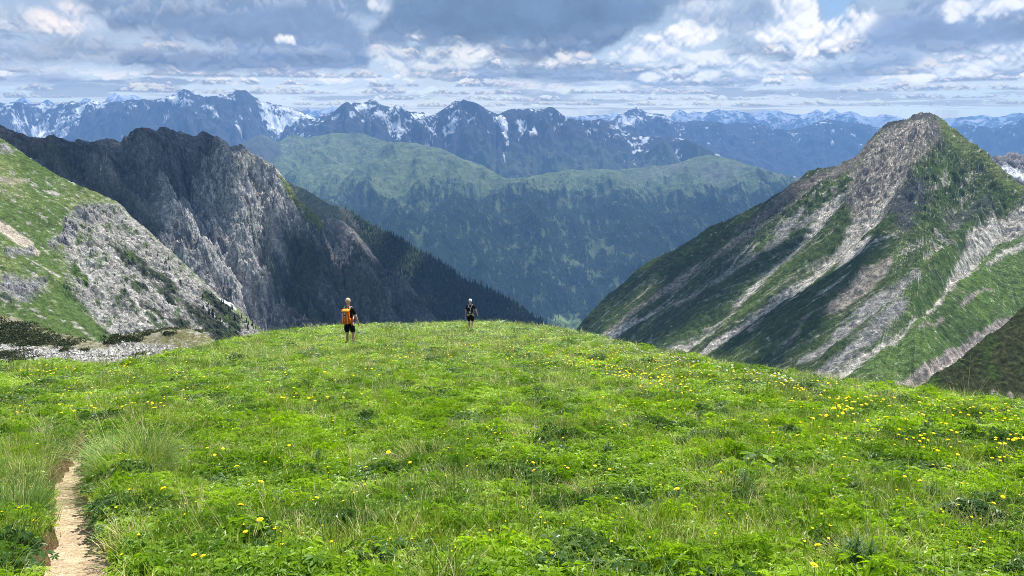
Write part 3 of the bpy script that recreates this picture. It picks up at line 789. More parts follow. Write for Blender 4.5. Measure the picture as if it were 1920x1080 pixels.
# ---- green hillside with limestone scree, left
def build_left_hill():
    sil = [(-500, -60), (-200, 150), (0, 258), (28, 276), (63, 300), (110, 330), (150, 348), (187, 363), (217, 377), (226, 382), (233, 390), (247, 407), (273, 427), (300, 453), (320, 470), (333, 483), (367, 513), (400, 543),
           (417, 560), (443, 575), (483, 613), (493, 623), (520, 650), (560, 690)]
    def depth(px, py):
        a = plane_t(px, py, (233, 390, 620), (.93, -.36), 34)
        return a.clip(200, 1200)
    P, px, py = layer(sil, -500, 560, [(-500, 800), (0, 700), (560, 700)], 540, 340, depth, 1.6, 10, 123)
    gx, gy = slopes(blur(P, 14)); x, y, z = P[..., 0], P[..., 1], P[..., 2]
    top = silhouette(sil, px[0])[None]; fade = sstep(0, 30, py - top)
    g1 = gullies(x, y, gx, gy, 70, 5, .5, 125)
    sp = fbm(x / 4.5, (y + z) / 4.5, 5, .62, 126); big = fbm(x / 40, y / 40, 4, .5, 127)
    l = np.hypot(gx, gy) + 1e-6
    u = (x * (-gy / l) + y * (gx / l)); v = -(x * gx / l + y * gy / l)
    st = fbm(u / 5, v / 30, 5, .6, 128); fine = fbm(u / 1.4, v / 2.2, 4, .62, 129)
    # rock: the scree flank right of the turf, plus crags showing through
    rock = sstep(10, -8, polydist(px, py, [(160, 385), (232, 384), (560, 690), (560, 760), (215, 760), (200, 640), (150, 560), (120, 470), (130, 440), (165, 430)]) + 44 * st + 34 * sp + 20 * big)
    crag = sstep(6, -6, stroke(px, py, [(100, 455, 9), (135, 440, 14)]) + 8 * sp) + sstep(6, -6, stroke(px, py, [(130, 415, 10), (160, 400, 16), (190, 392, 10), (228, 392, 8)]) + 8 * sp) \
        + sstep(8, -8, stroke(px, py, [(20, 540, 22), (45, 545, 18), (75, 535, 12)]) + 14 * sp) + sstep(4, -4, stroke(px, py, [(8, 278, 9), (18, 284, 6)]) + 6 * sp) \
        + sstep(6, -6, stroke(px, py, [(18, 475, 8), (60, 470, 6)]) + 10 * sp)
    crag = crag.clip(0, 1)
    cr = ridged(x / 16 + z / 12, y / 16, 6, .62, 131)
    ledge = ridged(x / 60, z / 7 + .4 * big, 4, .6, 132)
    P[..., 2] += fade * (2.5 + 3 * rock) * g1 + (.3 + .7 * fade) * (1.2 * sp * (0.4 + rock) + (5.5 * rock + 9 * crag) * (cr - .4) + 3.2 * rock * (ledge - .4) + 2 * big)
    fa = facets(x, y + z, 7, 4, .6, 139)
    P[..., 2] += fade * fa * (3.2 * rock + 3.5 * crag)
    C = np.zeros(P.shape) + np.array((.10, .15, .042))
    C = mixc(C, (.17, .215, .075), sstep(-.15, .35, big + .4 * sp))
    C = mixc(C, (.07, .10, .03), sstep(.1, .5, fbm(x / 18, y / 18, 4, .6, 133)))
    C = mixc(C, (.33, .315, .29), sstep(.22, .38, st * .8 + sp * .9 + .12 * big) * .85)       # stones in the turf
    def lay(pts, col, soft=3, k=5, amt=1.0, kb=4):
        nonlocal C
        C = mixc(C, col, sstep(soft, -soft, stroke(px, py, pts) + k * st + kb * sp) * amt)
    lay([(-60, 400, 4), (0, 425, 9), (30, 445, 10), (70, 472, 5)], (.46, .40, .32), 2, 4)
    lay([(-40, 395, 2), (20, 425, 2), (60, 452, 3)], (.42, .38, .31), 2, 4)
    lay([(-20, 330, 3), (20, 345, 6), (50, 340, 4)], (.36, .31, .24), 4, 10, .7)
    lay([(60, 490, 1), (110, 520, 2)], (.4, .38, .33), 2, 4); lay([(90, 360, 3), (110, 364, 3)], (.42, .4, .36), 2, 4)
    lay([(-30, 370, 3), (30, 400, 3), (100, 430, 2)], (.10, .15, .05), 4, 8, .6)
    rcol = np.zeros(P.shape) + np.array((.34, .33, .30))
    rcol = mixc(rcol, (.50, .48, .45), sstep(-.05, .3, st + .4 * big))
    rcol = mixc(rcol, (.19, .18, .175), sstep(.1, .4, sp + .5 * fbm(x / 10, y / 10, 4, .6, 136)))
    C = C * (1 - rock[..., None]) + rcol * rock[..., None]
    C = mixc(C, (.29, .285, .28), crag * (1 - .35 * sstep(0, .3, st)))
    # turf tongue below and dwarf pine in the scree
    lay([(110, 550, 14), (150, 590, 16), (185, 625, 14), (200, 640, 10)], (.09, .14, .04), 5, 14)
    lay([(140, 505, 10), (160, 525, 7)], (.09, .14, .04), 4, 10)
    pines = np.zeros(px.shape)
    for a in ([(205, 465, 3), (245, 485, 9), (270, 500, 7)], [(280, 510, 5), (300, 520, 8), (325, 545, 8)], [(255, 540, 7), (275, 550, 5)], [(285, 535, 5), (320, 560, 7)],
              [(170, 465, 3), (190, 475, 4)], [(230, 555, 5), (250, 580, 5)], [(265, 570, 4), (300, 590, 9)], [(345, 570, 5), (380, 600, 14), (430, 640, 24)], [(385, 555, 5), (410, 580, 12), (440, 610, 14)], [(300, 600, 6), (350, 612, 8)]):
        pines = np.maximum(pines, sstep(4, -4, stroke(px, py, a) + 12 * sp + 6 * st))
    C = mixc(C, (.030, .042, .020), pines * .92)
    P[..., 2] += 2.2 * pines * (.6 + .8 * sp)
    lay([(412, 562, 1.5), (418, 566, 1.5), (430, 570, 3), (442, 580, 2)], (.78, .8, .82), 1, 0)
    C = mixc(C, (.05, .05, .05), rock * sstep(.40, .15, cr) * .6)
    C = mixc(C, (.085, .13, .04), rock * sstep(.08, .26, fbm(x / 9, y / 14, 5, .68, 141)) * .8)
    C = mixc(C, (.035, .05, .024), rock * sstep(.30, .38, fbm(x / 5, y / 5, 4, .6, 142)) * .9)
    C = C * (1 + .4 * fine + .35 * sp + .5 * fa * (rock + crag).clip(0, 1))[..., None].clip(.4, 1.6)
    P2, A2 = with_back(P, np.clip(C, .008, .9), .8)
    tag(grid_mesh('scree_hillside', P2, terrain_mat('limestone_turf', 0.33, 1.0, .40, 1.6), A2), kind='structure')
    FOREST_PTS['hill'] = (P.copy(), px, py)
build_left_hill()

# ---- rubble hollow just beyond the meadow, left
def build_rubble():
    sil = [(-500, 560), (-100, 585), (0, 591), (33, 596), (66, 610), (92, 622), (131, 628), (175, 640), (188, 642), (206, 634), (241, 627), (275, 620), (306, 617), (335, 616), (355, 616), (372, 620), (385, 625), (394, 632), (405, 642), (440, 665), (520, 700)]
    def depth(px, py):
        a = plane_t(px, py, (200, 640, 170), (.25, -.97), 5.5)
        return a.clip(60, 230)
    P, px, py = layer(sil, -500, 520, [(-500, 760), (520, 760)], 480, 160, depth, .8, 12, 143)
    x, y, z = P[..., 0], P[..., 1], P[..., 2]
    top = silhouette(sil, px[0])[None]; fade = sstep(-2, 14, py - top)
    mound = sstep(45, -25, stroke(px, py, [(330, 640, 26), (365, 640, 30)]))
    sp = fbm(x / .9, y / .9, 5, .65, 146); big = fbm(x / 7, y / 7, 4, .5, 147)
    # sharp limestone blocks: cellular steps
    cx, cy = np.floor(x / .8 + .5 * sp), np.floor(y / 1.4 + .5 * big)
    hh = (_hash(cx.astype(np.int64), cy.astype(np.int64), 5) & np.uint32(255)) / 255.0
    rub = sstep(10, -14, polydist(px, py, [(-500, 640), (0, 640), (60, 650), (190, 655), (240, 640), (300, 650), (350, 680), (300, 705), (0, 720), (-500, 740)]) + 22 * big)
    P[..., 2] += fade * (.9 * big + mound * 1.2 + rub * (.35 * hh + .45 * sp) + .25 * sp)
    C = np.zeros(P.shape) + np.array((.15, .15, .07))
    C = mixc(C, (.28, .26, .21), sstep(-.1, .3, sp + big * .5))
    C = mixc(C, (.36, .34, .29), mound * sstep(.05, .25, fbm(x / 3.5, y / 3.5, 5, .65, 154))); C = mixc(C, (.11, .12, .045), mound * sstep(-.2, .3, big + .5 * fbm(x / 2.5, y / 2.5, 4, .6, 149)) * .8)
    rc = np.zeros(P.shape) + np.array((.36, .355, .335)) * (.45 + .9 * hh)[..., None]
    C = C * (1 - rub[..., None]) + rc * rub[..., None]
    C = mixc(C, (.10, .115, .05), rub * sstep(.08, .3, big + .4 * fbm(x / 3, y / 3, 4, .6, 153)) * .8)
    C = mixc(C, (.07, .07, .06), rub * sstep(.05, .25, fbm(x / 1.3, y / 1.3, 3, .6, 151)) * .7)
    C = C * (1 + .4 * fbm(x / .35, y / .35, 3, .6, 152))[..., None].clip(.4, 1.5)
    P2, A2 = with_back(P, np.clip(C, .008, .8), .6)
    tag(grid_mesh('rubble_ground', P2, terrain_mat('rubble', 1.6, 1.0, .35, .25), A2), kind='structure')
    FOREST_PTS['rubble'] = (P.copy(), px, py)
build_rubble()

# ---- forested mountain across the valley
def build_forest_mountain():
    sil = [(-300, 330), (0, 330), (300, 310), (430, 285), (457, 268), (472, 258), (487, 252), (503, 256), (515, 266), (523, 268), (535, 258), (550, 252), (573, 259), (600, 254), (640, 244), (680, 250), (727, 265), (773, 268), (823, 277), (850, 288),
           (867, 297), (907, 311), (930, 324), (947, 333), (990, 333), (1027, 324), (1067, 318), (1130, 318), (1200, 315), (1250, 310), (1283, 303), (1300, 295), (1333, 290), (1367, 297), (1417, 313), (1467, 327), (1500, 333), (1600, 350), (1750, 380), (2000, 420), (2300, 440)]
    def depth(px, py):
        a = plane_t(px, py, (1060, 612, 4500), (.05, -1), 26)
        b = plane_t(px, py, (1050, 360, 6250), (0, -1), 11)
        return smax(a, np.minimum(b, 8200), 300).clip(3800, 8200)
    P, px, py = layer(sil, -300, 2300, [(-300, 640), (2300, 640)], 760, 210, depth, 1.2, 30, 163)
    P = blur(P, 3)
    gx, gy = slopes(blur(P, 25)); x, y, z = P[..., 0], P[..., 1], P[..., 2]
    top = silhouette(sil, px[0])[None]; fade = sstep(0, 22, py - top)
    g1 = gullies(x + 80 * fbm(x / 500, y / 500, 3), y, gx * 1, gy, 700, 5, .5, 165); hum = fbm(x / 160, y / 220, 6, .58, 166)
    rr = ridged(x / 420, y / 700, 5, .55, 167)
    P[..., 2] += fade * (85 * g1 + 130 * (rr - .5)) + 40 * hum * (.3 + .7 * fade)
    sp = fbm(x / 45, (y + z) / 45, 5, .6, 168); big = fbm(x / 400, y / 300, 5, .55, 169); vs = fbm(x / 50, y / 260, 5, .6, 170)
    alp = np.array((.13, .17, .078))
    C = np.zeros(P.shape) + alp
    C = mixc(C, (.17, .21, .10), sstep(-.1, .4, hum + .5 * sp)); C = mixc(C, (.22, .24, .16), sstep(.25, .5, fbm(x / 260, y / 60, 5, .6, 179)) * .7); C = mixc(C, (.075, .10, .055), sstep(.05, .35, fbm(x / 120, y / 90, 5, .6, 171)))
    C = mixc(C, (.24, .235, .22), sstep(.12, .4, sp + .3 * big) * sstep(330, 270, py) * .8)
    C = mixc(C, (.085, .085, .09), sstep(6, -6, polydist(px, py, [(440, 275), (487, 250), (525, 275), (530, 300), (455, 300)]) + 10 * sp) * .8)
    C = mixc(C, (.20, .22, .17), sstep(6, -6, stroke(px, py, [(845, 283, 2), (890, 310, 2), (880, 345, 3)]) + 3 * sp) * .7)
    C = mixc(C, (.17, .18, .15), sstep(8, -8, stroke(px, py, [(1180, 330, 6), (1300, 315, 14), (1380, 320, 10)]) + 18 * sp) * .6)
    line = np.interp(px, [-300, 470, 520, 600, 700, 760, 820, 880, 950, 1050, 1200, 1300, 1400, 1500, 2300], [300, 305, 330, 345, 352, 358, 345, 352, 352, 350, 352, 358, 350, 345, 350])
    f = sstep(-14, 26, py - line + 75 * fbm(x / 45, y / 300, 6, .65, 177) + 34 * big)
    open_ = np.zeros(px.shape)
    clear = [[(785, 372, 3), (800, 376, 8)], [(748, 370, 4), (752, 380, 3)], [(705, 350, 3), (712, 375, 3)], [(768, 368, 2), (770, 380, 3)], [(755, 392, 4), (765, 402, 4)], [(740, 430, 2), (752, 412, 2)],
             [(765, 440, 3), (785, 450, 9), (800, 440, 3)], [(945, 400, 4), (950, 410, 3)], [(885, 470, 2), (890, 495, 5)], [(955, 450, 7), (970, 455, 4)], [(990, 455, 5), (1000, 450, 4)],
             [(1040, 410, 2), (1060, 430, 3), (1062, 455, 3)], [(1060, 475, 9), (1080, 490, 10)], [(1110, 465, 8), (1130, 455, 8), (1150, 468, 5)], [(1170, 475, 4), (1190, 490, 5)], [(1240, 440, 3), (1260, 470, 6)],
             [(1100, 430, 1.5), (1098, 470, 2)], [(990, 510, 7), (1010, 500, 5)], [(1075, 530, 9)][:1] * 2, [(1050, 550, 4), (1060, 540, 3)], [(820, 460, 4), (812, 475, 2)], [(1010, 575, 7), (1003, 580, 5)],
             [(1050, 606, 15), (1075, 611, 15), (1090, 618, 10)], [(925, 400, 2), (918, 425, 1.5)], [(935, 460, 1.5), (930, 485, 2)], [(860, 450, 3), (870, 445, 3)], [(650, 400, 3), (665, 410, 2)], [(600, 350, 3), (625, 372, 3)], [(690, 440, 2), (700, 452, 3)], [(1100, 510, 5), (1150, 508, 3)]]
    for a in clear:
        if len(a) == 1: a = a * 2
        open_ = np.maximum(open_, sstep(2.2, -2.2, stroke(px, py, a) + 2 + 12 * sp + 10 * fbm(x / 25, y / 120, 4, .6, 176)) * .85)
    open_ = np.maximum(open_, sstep(.24, .34, fbm(x / 28, y / 210, 5, .62, 175) + .2 * sp + .15 * big) * .75)
    open_ = np.maximum(open_, sstep(.30, .40, fbm(x / 60, y / 90, 5, .65, 174)) * sstep(370, 450, py) * .8)
    f = f * (1 - open_)
    C = mixc(C, (.13, .17, .075), open_ * sstep(350, 380, py)); C = mixc(C, (.22, .30, .11), sstep(4, -4, stroke(px, py, [(1045, 606, 12), (1085, 613, 14)]) + 4 * sp)); C = mixc(C, (.2, .28, .1), sstep(2, -2, stroke(px, py, [(1008, 572, 5), (1002, 582, 4)]) + 2 * sp)); C = mixc(C, np.array((.020, .035, .018)), f)
    FOREST_PTS['far'] = (P.copy(), f)
    P2, A2 = with_back(P, C, .5, (.02, .1, .3))
    tag(grid_mesh('forested_mountain', P2, terrain_mat('far_woods', 0.02, .9, .35, 16), A2), kind='structure')
build_forest_mountain()

# ---- snowy ranges
def snow_range(name, sil, x0, x1, ybot, t0, slope, amp, cell, nc, nr, jag, seed, rock, patches=(), field=(.25, .0), tan=(.0, 1), grass=None, jsc=12):
    def depth(px, py): return plane_t(px, py, (960, 215, t0), (0.12, -1), slope).clip(t0 * .5, t0 * 1.4)
    def depth2(px, py):
        # the skyline itself stays at about its own distance; below it the flank comes towards us
        top = silhouette(sil, px[0])[None] + 0 * py
        zt = (215 - top) / FOC * t0
        k = math.tan(R(slope))
        e = (215 - py) / FOC
        return (t0 * k - zt) / (k - e) * (1 + 0.05 * np.sin(px / 170 + seed))
    P, px, py = layer(sil, x0, x1, ybot, nc, nr, depth2, jag, jsc, seed)
    P = blur(P, 2)
    gx, gy = slopes(blur(P, 16)); x, y, z = P[..., 0], P[..., 1], P[..., 2]
    top = silhouette(sil, px[0])[None]; fade = sstep(0, 26, py - top)
    wx = x + cell * .25 * fbm(x / cell, y / cell, 3, .5, seed + 1)
    rr = ridged(wx / (cell * 1.1), y / (cell * 2.0), 6, .55, seed + 2)
    g = gullies(wx, y, gx, gy, cell * .6, 5, .55, seed + 3)
    n = fbm(x / (cell * .2), (y + z) / (cell * .2), 5, .62, seed + 4)
    P[..., 2] += amp * (fade * (1.3 * (rr - .5) + .5 * g) + .20 * n * (.25 + .75 * fade)) + amp * .10 * facets(wx, y, cell * .25, 3, .6, seed + 9) * fade
    P = cap_skyline(P, top, sil, 1.0)
    sp = fbm(x / (cell * .055), (y + z) / (cell * .055), 5, .62, seed + 6); big = fbm(x / (cell * 2), y / (cell * 2), 4, .5, seed + 7)
    st = fbm((x + .35 * y) / (cell * .05), y / (cell * .28), 4, .6, seed + 8)
    C = np.zeros(P.shape) + np.array(rock)
    C = mixc(C, np.array(rock) * .5, sstep(-.1, .4, sp))
    if grass:
        C = mixc(C, grass[0], sstep(grass[1], grass[1] + grass[2], py + 18 * n) * .9)
    hi = field[0]
    sn = sstep(hi - .10, hi - .04, sp * .6 + .55 * fbm(x / (cell * .16), (y + z) / (cell * .16), 4, .55, seed + 10) - .26 * g + .3 * big + field[1] * sstep(70, 0, py - top))
    sn *= sstep(95, 45, py - top)
    for pl, strength, k in patches:
        d = stroke(px, py, pl)
        sn = np.maximum(sn, sstep(.10, -.10, d / 12 + .18 + k * (.35 * st + .85 * sp + .5 * fbm(x / (cell * .14), (y + z) / (cell * .14), 4, .55, seed + 11) - .3 * g)) * strength)
    C = mixc(C, np.array(rock) * 1.5, sstep(.2, .4, -sp) * .5); C = mixc(C, SNOW, sn.clip(0, 1))
    P2, A2 = with_back(P, C, .6, (.02, .08, .2))
    tag(grid_mesh(name, P2, terrain_mat(name + '_rock', 4.0 / cell, .7, .25, cell * .02), A2), kind='structure')

snow_range('snowy_range', [(-500, 205), (-200, 180), (0, 193), (40, 192), (55, 195), (70, 193), (90, 196), (110, 193), (133, 190), (150, 192), (173, 188), (190, 192), (213, 190), (235, 189), (253, 185), (270, 187), (290, 188), (307, 183), (318, 179), (330, 175), (338, 170), (345, 167), (354, 170), (363, 176),
            (383, 180), (400, 178), (413, 176), (425, 178), (437, 176), (441, 171), (447, 168), (456, 168), (463, 170), (470, 176), (477, 182), (487, 188), (500, 191), (520, 197), (547, 203), (565, 210), (587, 220), (620, 232), (700, 250), (900, 270)],
           -500, 900, 330, 11800, 29, 420, 1500, 620, 120, 2.2, 203, (.085, .085, .09),
           patches=[([(20, 222, 3), (50, 240, 6), (90, 243, 7), (120, 235, 5)], 1, 1.5), ([(45, 215, 2), (55, 235, 3)], 1, .6), ([(110, 215, 2), (100, 235, 3)], 1, .6), ([(130, 222, 2), (105, 240, 3)], 1, .6), ([(75, 235, 6), (95, 215, 2)], 1, .7), ([(215, 215, 3), (245, 205, 4)], 1, .6), ([(300, 195, 6), (330, 182, 5), (360, 190, 5)], .9, 1.4),
                    ([(370, 198, 3), (395, 212, 4), (412, 215, 2)], 1, .7), ([(495, 195, 7), (515, 215, 14), (545, 220, 11), (570, 228, 7)], 1, 2.4), ([(520, 200, 4), (560, 215, 8), (590, 222, 5)], 1, 1.2), ([(430, 228, 3), (450, 232, 5)], 1, .7), ([(225, 245, 2), (232, 252, 3)], 1, .3),
                    ([(410, 180, 3), (440, 184, 3)], .9, 1.2), ([(150, 215, 3), (180, 205, 4), (195, 195, 3)], .9, 1.2), ([(500, 246, 1.5), (560, 238, 2)], 1, .5)], field=(.44, .14))
snow_range('blue_range', [(540, 262), (573, 237), (585, 226), (600, 217), (612, 214), (627, 210), (636, 201), (647, 193), (655, 192), (667, 192), (678, 193), (688, 191), (693, 186), (698, 183), (705, 187), (712, 194), (720, 199), (733, 200), (743, 197), (750, 200), (757, 205),
            (775, 209), (800, 212), (812, 214), (823, 210), (835, 203), (843, 197), (848, 192), (853, 189), (860, 191), (866, 188), (870, 187), (876, 190), (887, 192), (897, 196), (907, 202), (918, 207), (930, 213), (942, 210), (950, 207), (960, 205), (975, 205), (993, 203), (1008, 205), (1020, 205), (1027, 202),
            (1033, 200), (1040, 203), (1050, 212), (1058, 218), (1067, 223), (1080, 225), (1100, 227), (1127, 223), (1143, 230), (1160, 240), (1173, 248), (1207, 255), (1247, 257), (1283, 260), (1313, 273), (1340, 287), (1400, 312), (1600, 350), (2000, 400)],
           540, 1600, 360, 9800, 29, 400, 1300, 560, 120, 2.0, 223, (.072, .075, .082),
           patches=[([(655, 205, 5), (680, 198, 7), (695, 200, 3)], 1, .8), ([(690, 210, 3), (715, 222, 5), (740, 240, 6), (755, 250, 4)], .9, 1.5), ([(660, 235, 3), (700, 225, 3)], .9, 1.0), ([(735, 205, 5), (760, 215, 4), (790, 222, 7)], .9, 1.4),
                    ([(845, 205, 4), (850, 230, 6), (835, 240, 5)], .9, 1.5), ([(935, 225, 7), (945, 240, 8), (955, 262, 5), (962, 268, 3)], 1, .9), ([(975, 228, 5), (985, 245, 4), (980, 265, 3)], 1, 1.2), ([(995, 262, 4), (1003, 258, 3)], 1, .6),
                    ([(730, 245, 3), (735, 248, 2)], 1, .5), ([(945, 310, 3), (950, 315, 2)], 1, .3), ([(835, 252, 2), (845, 258, 2)], 1, .3), ([(800, 265, 2), (830, 262, 1.5)], .9, .8), ([(1110, 252, 2), (1120, 258, 2)], 1, .6), ([(1140, 255, 1.5), (1146, 262, 2)], 1, .5),
                    ([(1058, 240, 1.5), (1062, 252, 2)], 1, .5), ([(1165, 268, 1.5), (1172, 272, 1.5)], 1, .4)], field=(.46, .16), grass=((.10, .125, .07), 262, 60))
snow_range('second_range', [(1080, 270), (1120, 245), (1143, 224), (1155, 219), (1167, 213), (1180, 206), (1187, 204), (1193, 202), (1199, 205), (1210, 210), (1225, 213), (1247, 215), (1255, 219), (1263, 227), (1278, 229), (1293, 227), (1310, 227), (1327, 226), (1345, 229), (1360, 232), (1370, 230), (1380, 228), (1397, 232), (1412, 231),
            (1427, 232), (1438, 237), (1450, 242), (1475, 243), (1500, 240), (1517, 234), (1533, 228), (1550, 223), (1565, 225), (1583, 228), (1600, 228), (1620, 230), (1640, 238), (1700, 248), (1783, 239), (1800, 234), (1813, 232), (1830, 236), (1847, 238), (1862, 241), (1877, 238), (1890, 233), (1903, 230), (1912, 224), (1920, 220), (2000, 190), (2300, 200)],
           1080, 2300, 350, 13500, 27, 430, 1700, 540, 110, 1.8, 243, (.085, .088, .095),
           patches=[([(1150, 222, 5), (1180, 235, 8), (1205, 228, 8)], .9, 1.5), ([(1215, 215, 3), (1245, 222, 6), (1258, 232, 4)], .9, 1.4), ([(1370, 255, 2), (1385, 252, 3)], 1, .6), ([(1443, 255, 3), (1450, 258, 3)], 1, .4), ([(1460, 250, 2), (1490, 248, 2)], .9, .8),
                    ([(1345, 270, 2), (1350, 265, 3)], 1, .4), ([(1327, 270, 2), (1331, 269, 2)], 1, .3), ([(1490, 270, 2), (1500, 266, 2)], 1, .5), ([(1560, 250, 2), (1566, 242, 2)], .9, .8), ([(1558, 280, 3), (1568, 274, 2)], 1, .3), ([(1433, 291, 1.6), (1437, 291, 1.6)], 1, .2), ([(1825, 255, 3), (1822, 262, 2)], 1, .5),
                    ([(1378, 292, 1.2), (1388, 290, 1.2)], 1, .2)], field=(.48, .18))
snow_range('far_range', [(-500, 196), (-200, 190), (0, 215), (15, 196), (28, 190), (35, 186), (43, 181), (52, 186), (65, 196), (78, 194), (84, 188), (88, 184), (93, 188), (98, 194), (130, 198), (150, 191), (156, 186), (160, 182), (166, 185), (175, 188), (185, 190), (197, 190), (202, 180), (207, 175), (211, 177), (215, 172), (220, 175), (228, 180), (238, 180), (244, 178), (250, 176), (258, 180), (267, 186),
            (300, 200), (500, 220), (555, 214), (568, 206), (580, 200), (588, 205), (600, 207), (612, 203), (625, 198), (633, 203), (645, 201), (670, 215), (800, 222), (1000, 222), (1057, 216), (1070, 219), (1087, 219), (1110, 215), (1130, 216), (1160, 212), (1180, 216), (1253, 220), (1262, 212), (1268, 207), (1273, 205), (1280, 207), (1290, 213), (1296, 209), (1300, 208), (1310, 211), (1327, 210),
            (1340, 207), (1350, 205), (1360, 208), (1377, 207), (1388, 209), (1400, 212), (1418, 209), (1433, 205), (1443, 208), (1460, 205), (1468, 209), (1477, 213), (1492, 214), (1507, 215), (1518, 211), (1527, 206), (1533, 203), (1540, 208), (1547, 212), (1554, 207), (1560, 203), (1566, 207), (1573, 212), (1585, 210), (1597, 208), (1605, 212), (1617, 217), (1640, 219),
            (1653, 213), (1665, 214), (1680, 218), (1700, 222), (1760, 223), (1790, 221), (1820, 219), (1847, 215), (1863, 220), (1885, 216), (1907, 210), (1920, 212), (2100, 205), (2300, 210)],
           -500, 2300, 265, 22000, 27, 520, 2300, 900, 60, 1.8, 263, (.11, .115, .125),
           patches=[([(1290, 220, 5), (1320, 219, 7)], 1, .5), ([(1345, 220, 6), (1362, 221, 4)], 1, .5), ([(1470, 221, 6), (1485, 222, 6)], 1, .3), ([(1410, 222, 5), (1430, 224, 4)], 1, .8), ([(1540, 218, 4), (1600, 216, 4)], .9, 1.0), ([(205, 182, 4), (235, 186, 4)], .9, 1.0), ([(1640, 226, 4), (1680, 228, 4)], 1, .8), ([(1265, 212, 3), (1280, 225, 3)], .9, 1)],
           field=(.24, .22), jsc=9)

# ---- the valley floor and the ground out to the horizon
fl = np.zeros((9, 9, 3)); fl[..., 0] = np.linspace(-29000, 29000, 9)[None]; fl[..., 1] = np.linspace(-9000, 24000, 9)[:, None]; fl[..., 2] = -1650
tag(grid_mesh('valley_floor', fl, terrain_mat('valley_grass', 0.004, .2, .3, 10), np.zeros((9, 9, 3)) + np.array((.06, .09, .035))), kind='structure')

# ---- the air: one even volume round everything
def build_haze():
    m, nt = new_mat('air')
    v = nd(nt, 'ShaderNodeVolumePrincipled')
    v.inputs['Color'].default_value = (0.21, 0.44, 0.90, 1)
    v.inputs['Density'].default_value = HAZE
    v.inputs['Anisotropy'].default_value = 0.0
    out = nd(nt, 'ShaderNodeOutputMaterial'); nt.links.new(v.outputs[0], out.inputs['Volume'])
    x0, x1, y0, y1, z0, z1 = -29900, 29900, -9500, HAZE_FAR, -1651, HAZE_TOP + 1.65
    vs = [(x, y, z) for z in (z0, z1) for y in (y0, y1) for x in (x0, x1)]
    o = poly_mesh('haze', vs, [(0, 2, 3, 1), (4, 5, 7, 6), (0, 1, 5, 4), (2, 6, 7, 3), (0, 4, 6, 2), (1, 3, 7, 5)], m)
    tag(o, kind='stuff')

build_haze()
# ------------------------------------------------------------------ the meadow
GSL = 0.25
CREST = [(-700, 810), (-300, 745), (-100, 708), (0, 690), (100, 683), (200, 690), (300, 673), (400, 648), (460, 635), (540, 623), (620, 615), (700, 612), (800, 609), (880, 606), (960, 610), (1040, 618), (1110, 632), (1170, 648), (1240, 664), (1300, 676), (1370, 690),
         (1450, 704), (1520, 713), (1600, 727), (1680, 738), (1760, 748), (1840, 757), (1920, 768), (2050, 790), (2300, 840), (2700, 930)]
_cx = np.linspace(-700, 2700, 171); _cy = np.interp(_cx, *zip(*CREST))
_r = ray(_cx, _cy)
for _ in range(3):
    _t = 1.65 / np.maximum(-_r[:, 2] - GSL * _r[:, 1], .02)
    _r = ray(_cx, _cy + 0.11 * FOC / _t)
_t = 1.65 / np.maximum(-_r[:, 2] - GSL * _r[:, 1], .02)
_CAZ = np.arctan2(_r[:, 0], _r[:, 1]); _CR = np.hypot(_r[:, 0], _r[:, 1]) * _t

def meadow_base(x, y):
    r = np.hypot(x, y); a = np.arctan2(x, y)
    Rc = np.interp(a, _CAZ, _CR)
    k = np.clip(r - Rc, 0, None)
    drop = np.where(k < 9, .045 * k * k, .045 * 81 + .8 * (k - 9))
    z = -GSL * np.clip(y, -30, 200) - drop
    b = sstep(1.5, 6, r)
    z = z + b * (.10 * fbm(x / 3.2, y / 3.2, 3, .5, 401) + .035 * fbm(x / .7, y / .7, 3, .5, 402)) * sstep(0, -3, r - Rc - 1.5) + .25 * fbm(x / 14, y / 14, 2, .5, 403) * b * sstep(0, -8, r - Rc) * sstep(8, 20, r)
    return z

def hit(px, py, h=0.0, zf=None):
    """where the ray of a photo pixel meets the meadow (raised by h)"""
    zf = zf or meadow_base
    r = ray(px, py)
    t = np.full(np.shape(px), 1.5) if np.ndim(px) else np.array(1.5)
    for _ in range(260):
        P = EYE + r * t[..., None]
        gap = P[..., 2] - zf(P[..., 0], P[..., 1]) - h
        t = t + np.clip(gap * .9, -.5, 1.2)
    P = EYE + r * t[..., None]
    return P

PATH_PX = [(128, 1150, 62), (134, 1080, 50), (142, 1035, 45), (142, 985, 34), (134, 940, 26), (130, 905, 25), (130, 880, 22), (138, 858, 13), (150, 838, 9), (168, 812, 6)]
_pp = np.array([hit(a, b) for a, b, c in PATH_PX]); _pw = np.array([c * np.linalg.norm(_pp[i] - EYE) / FOC for i, (a, b, c) in enumerate(PATH_PX)])
_pp = np.vstack([_pp[0] + (_pp[0] - _pp[1]) * 3, _pp]); _pw = np.concatenate([[_pw[0]], _pw])
PATH_W = [(p[0], p[1], w) for p, w in zip(_pp, _pw)]

def path_d(x, y):
    return stroke(x, y, PATH_W) + .05 * fbm(x / .22, y / .22, 4, .55, 410) + .02 * fbm(x / .05, y / .05, 2, .5, 411)

def ground_z(x, y):
    d = path_d(x, y)
    return meadow_base(x, y) - .16 * sstep(.03, -.02, d)

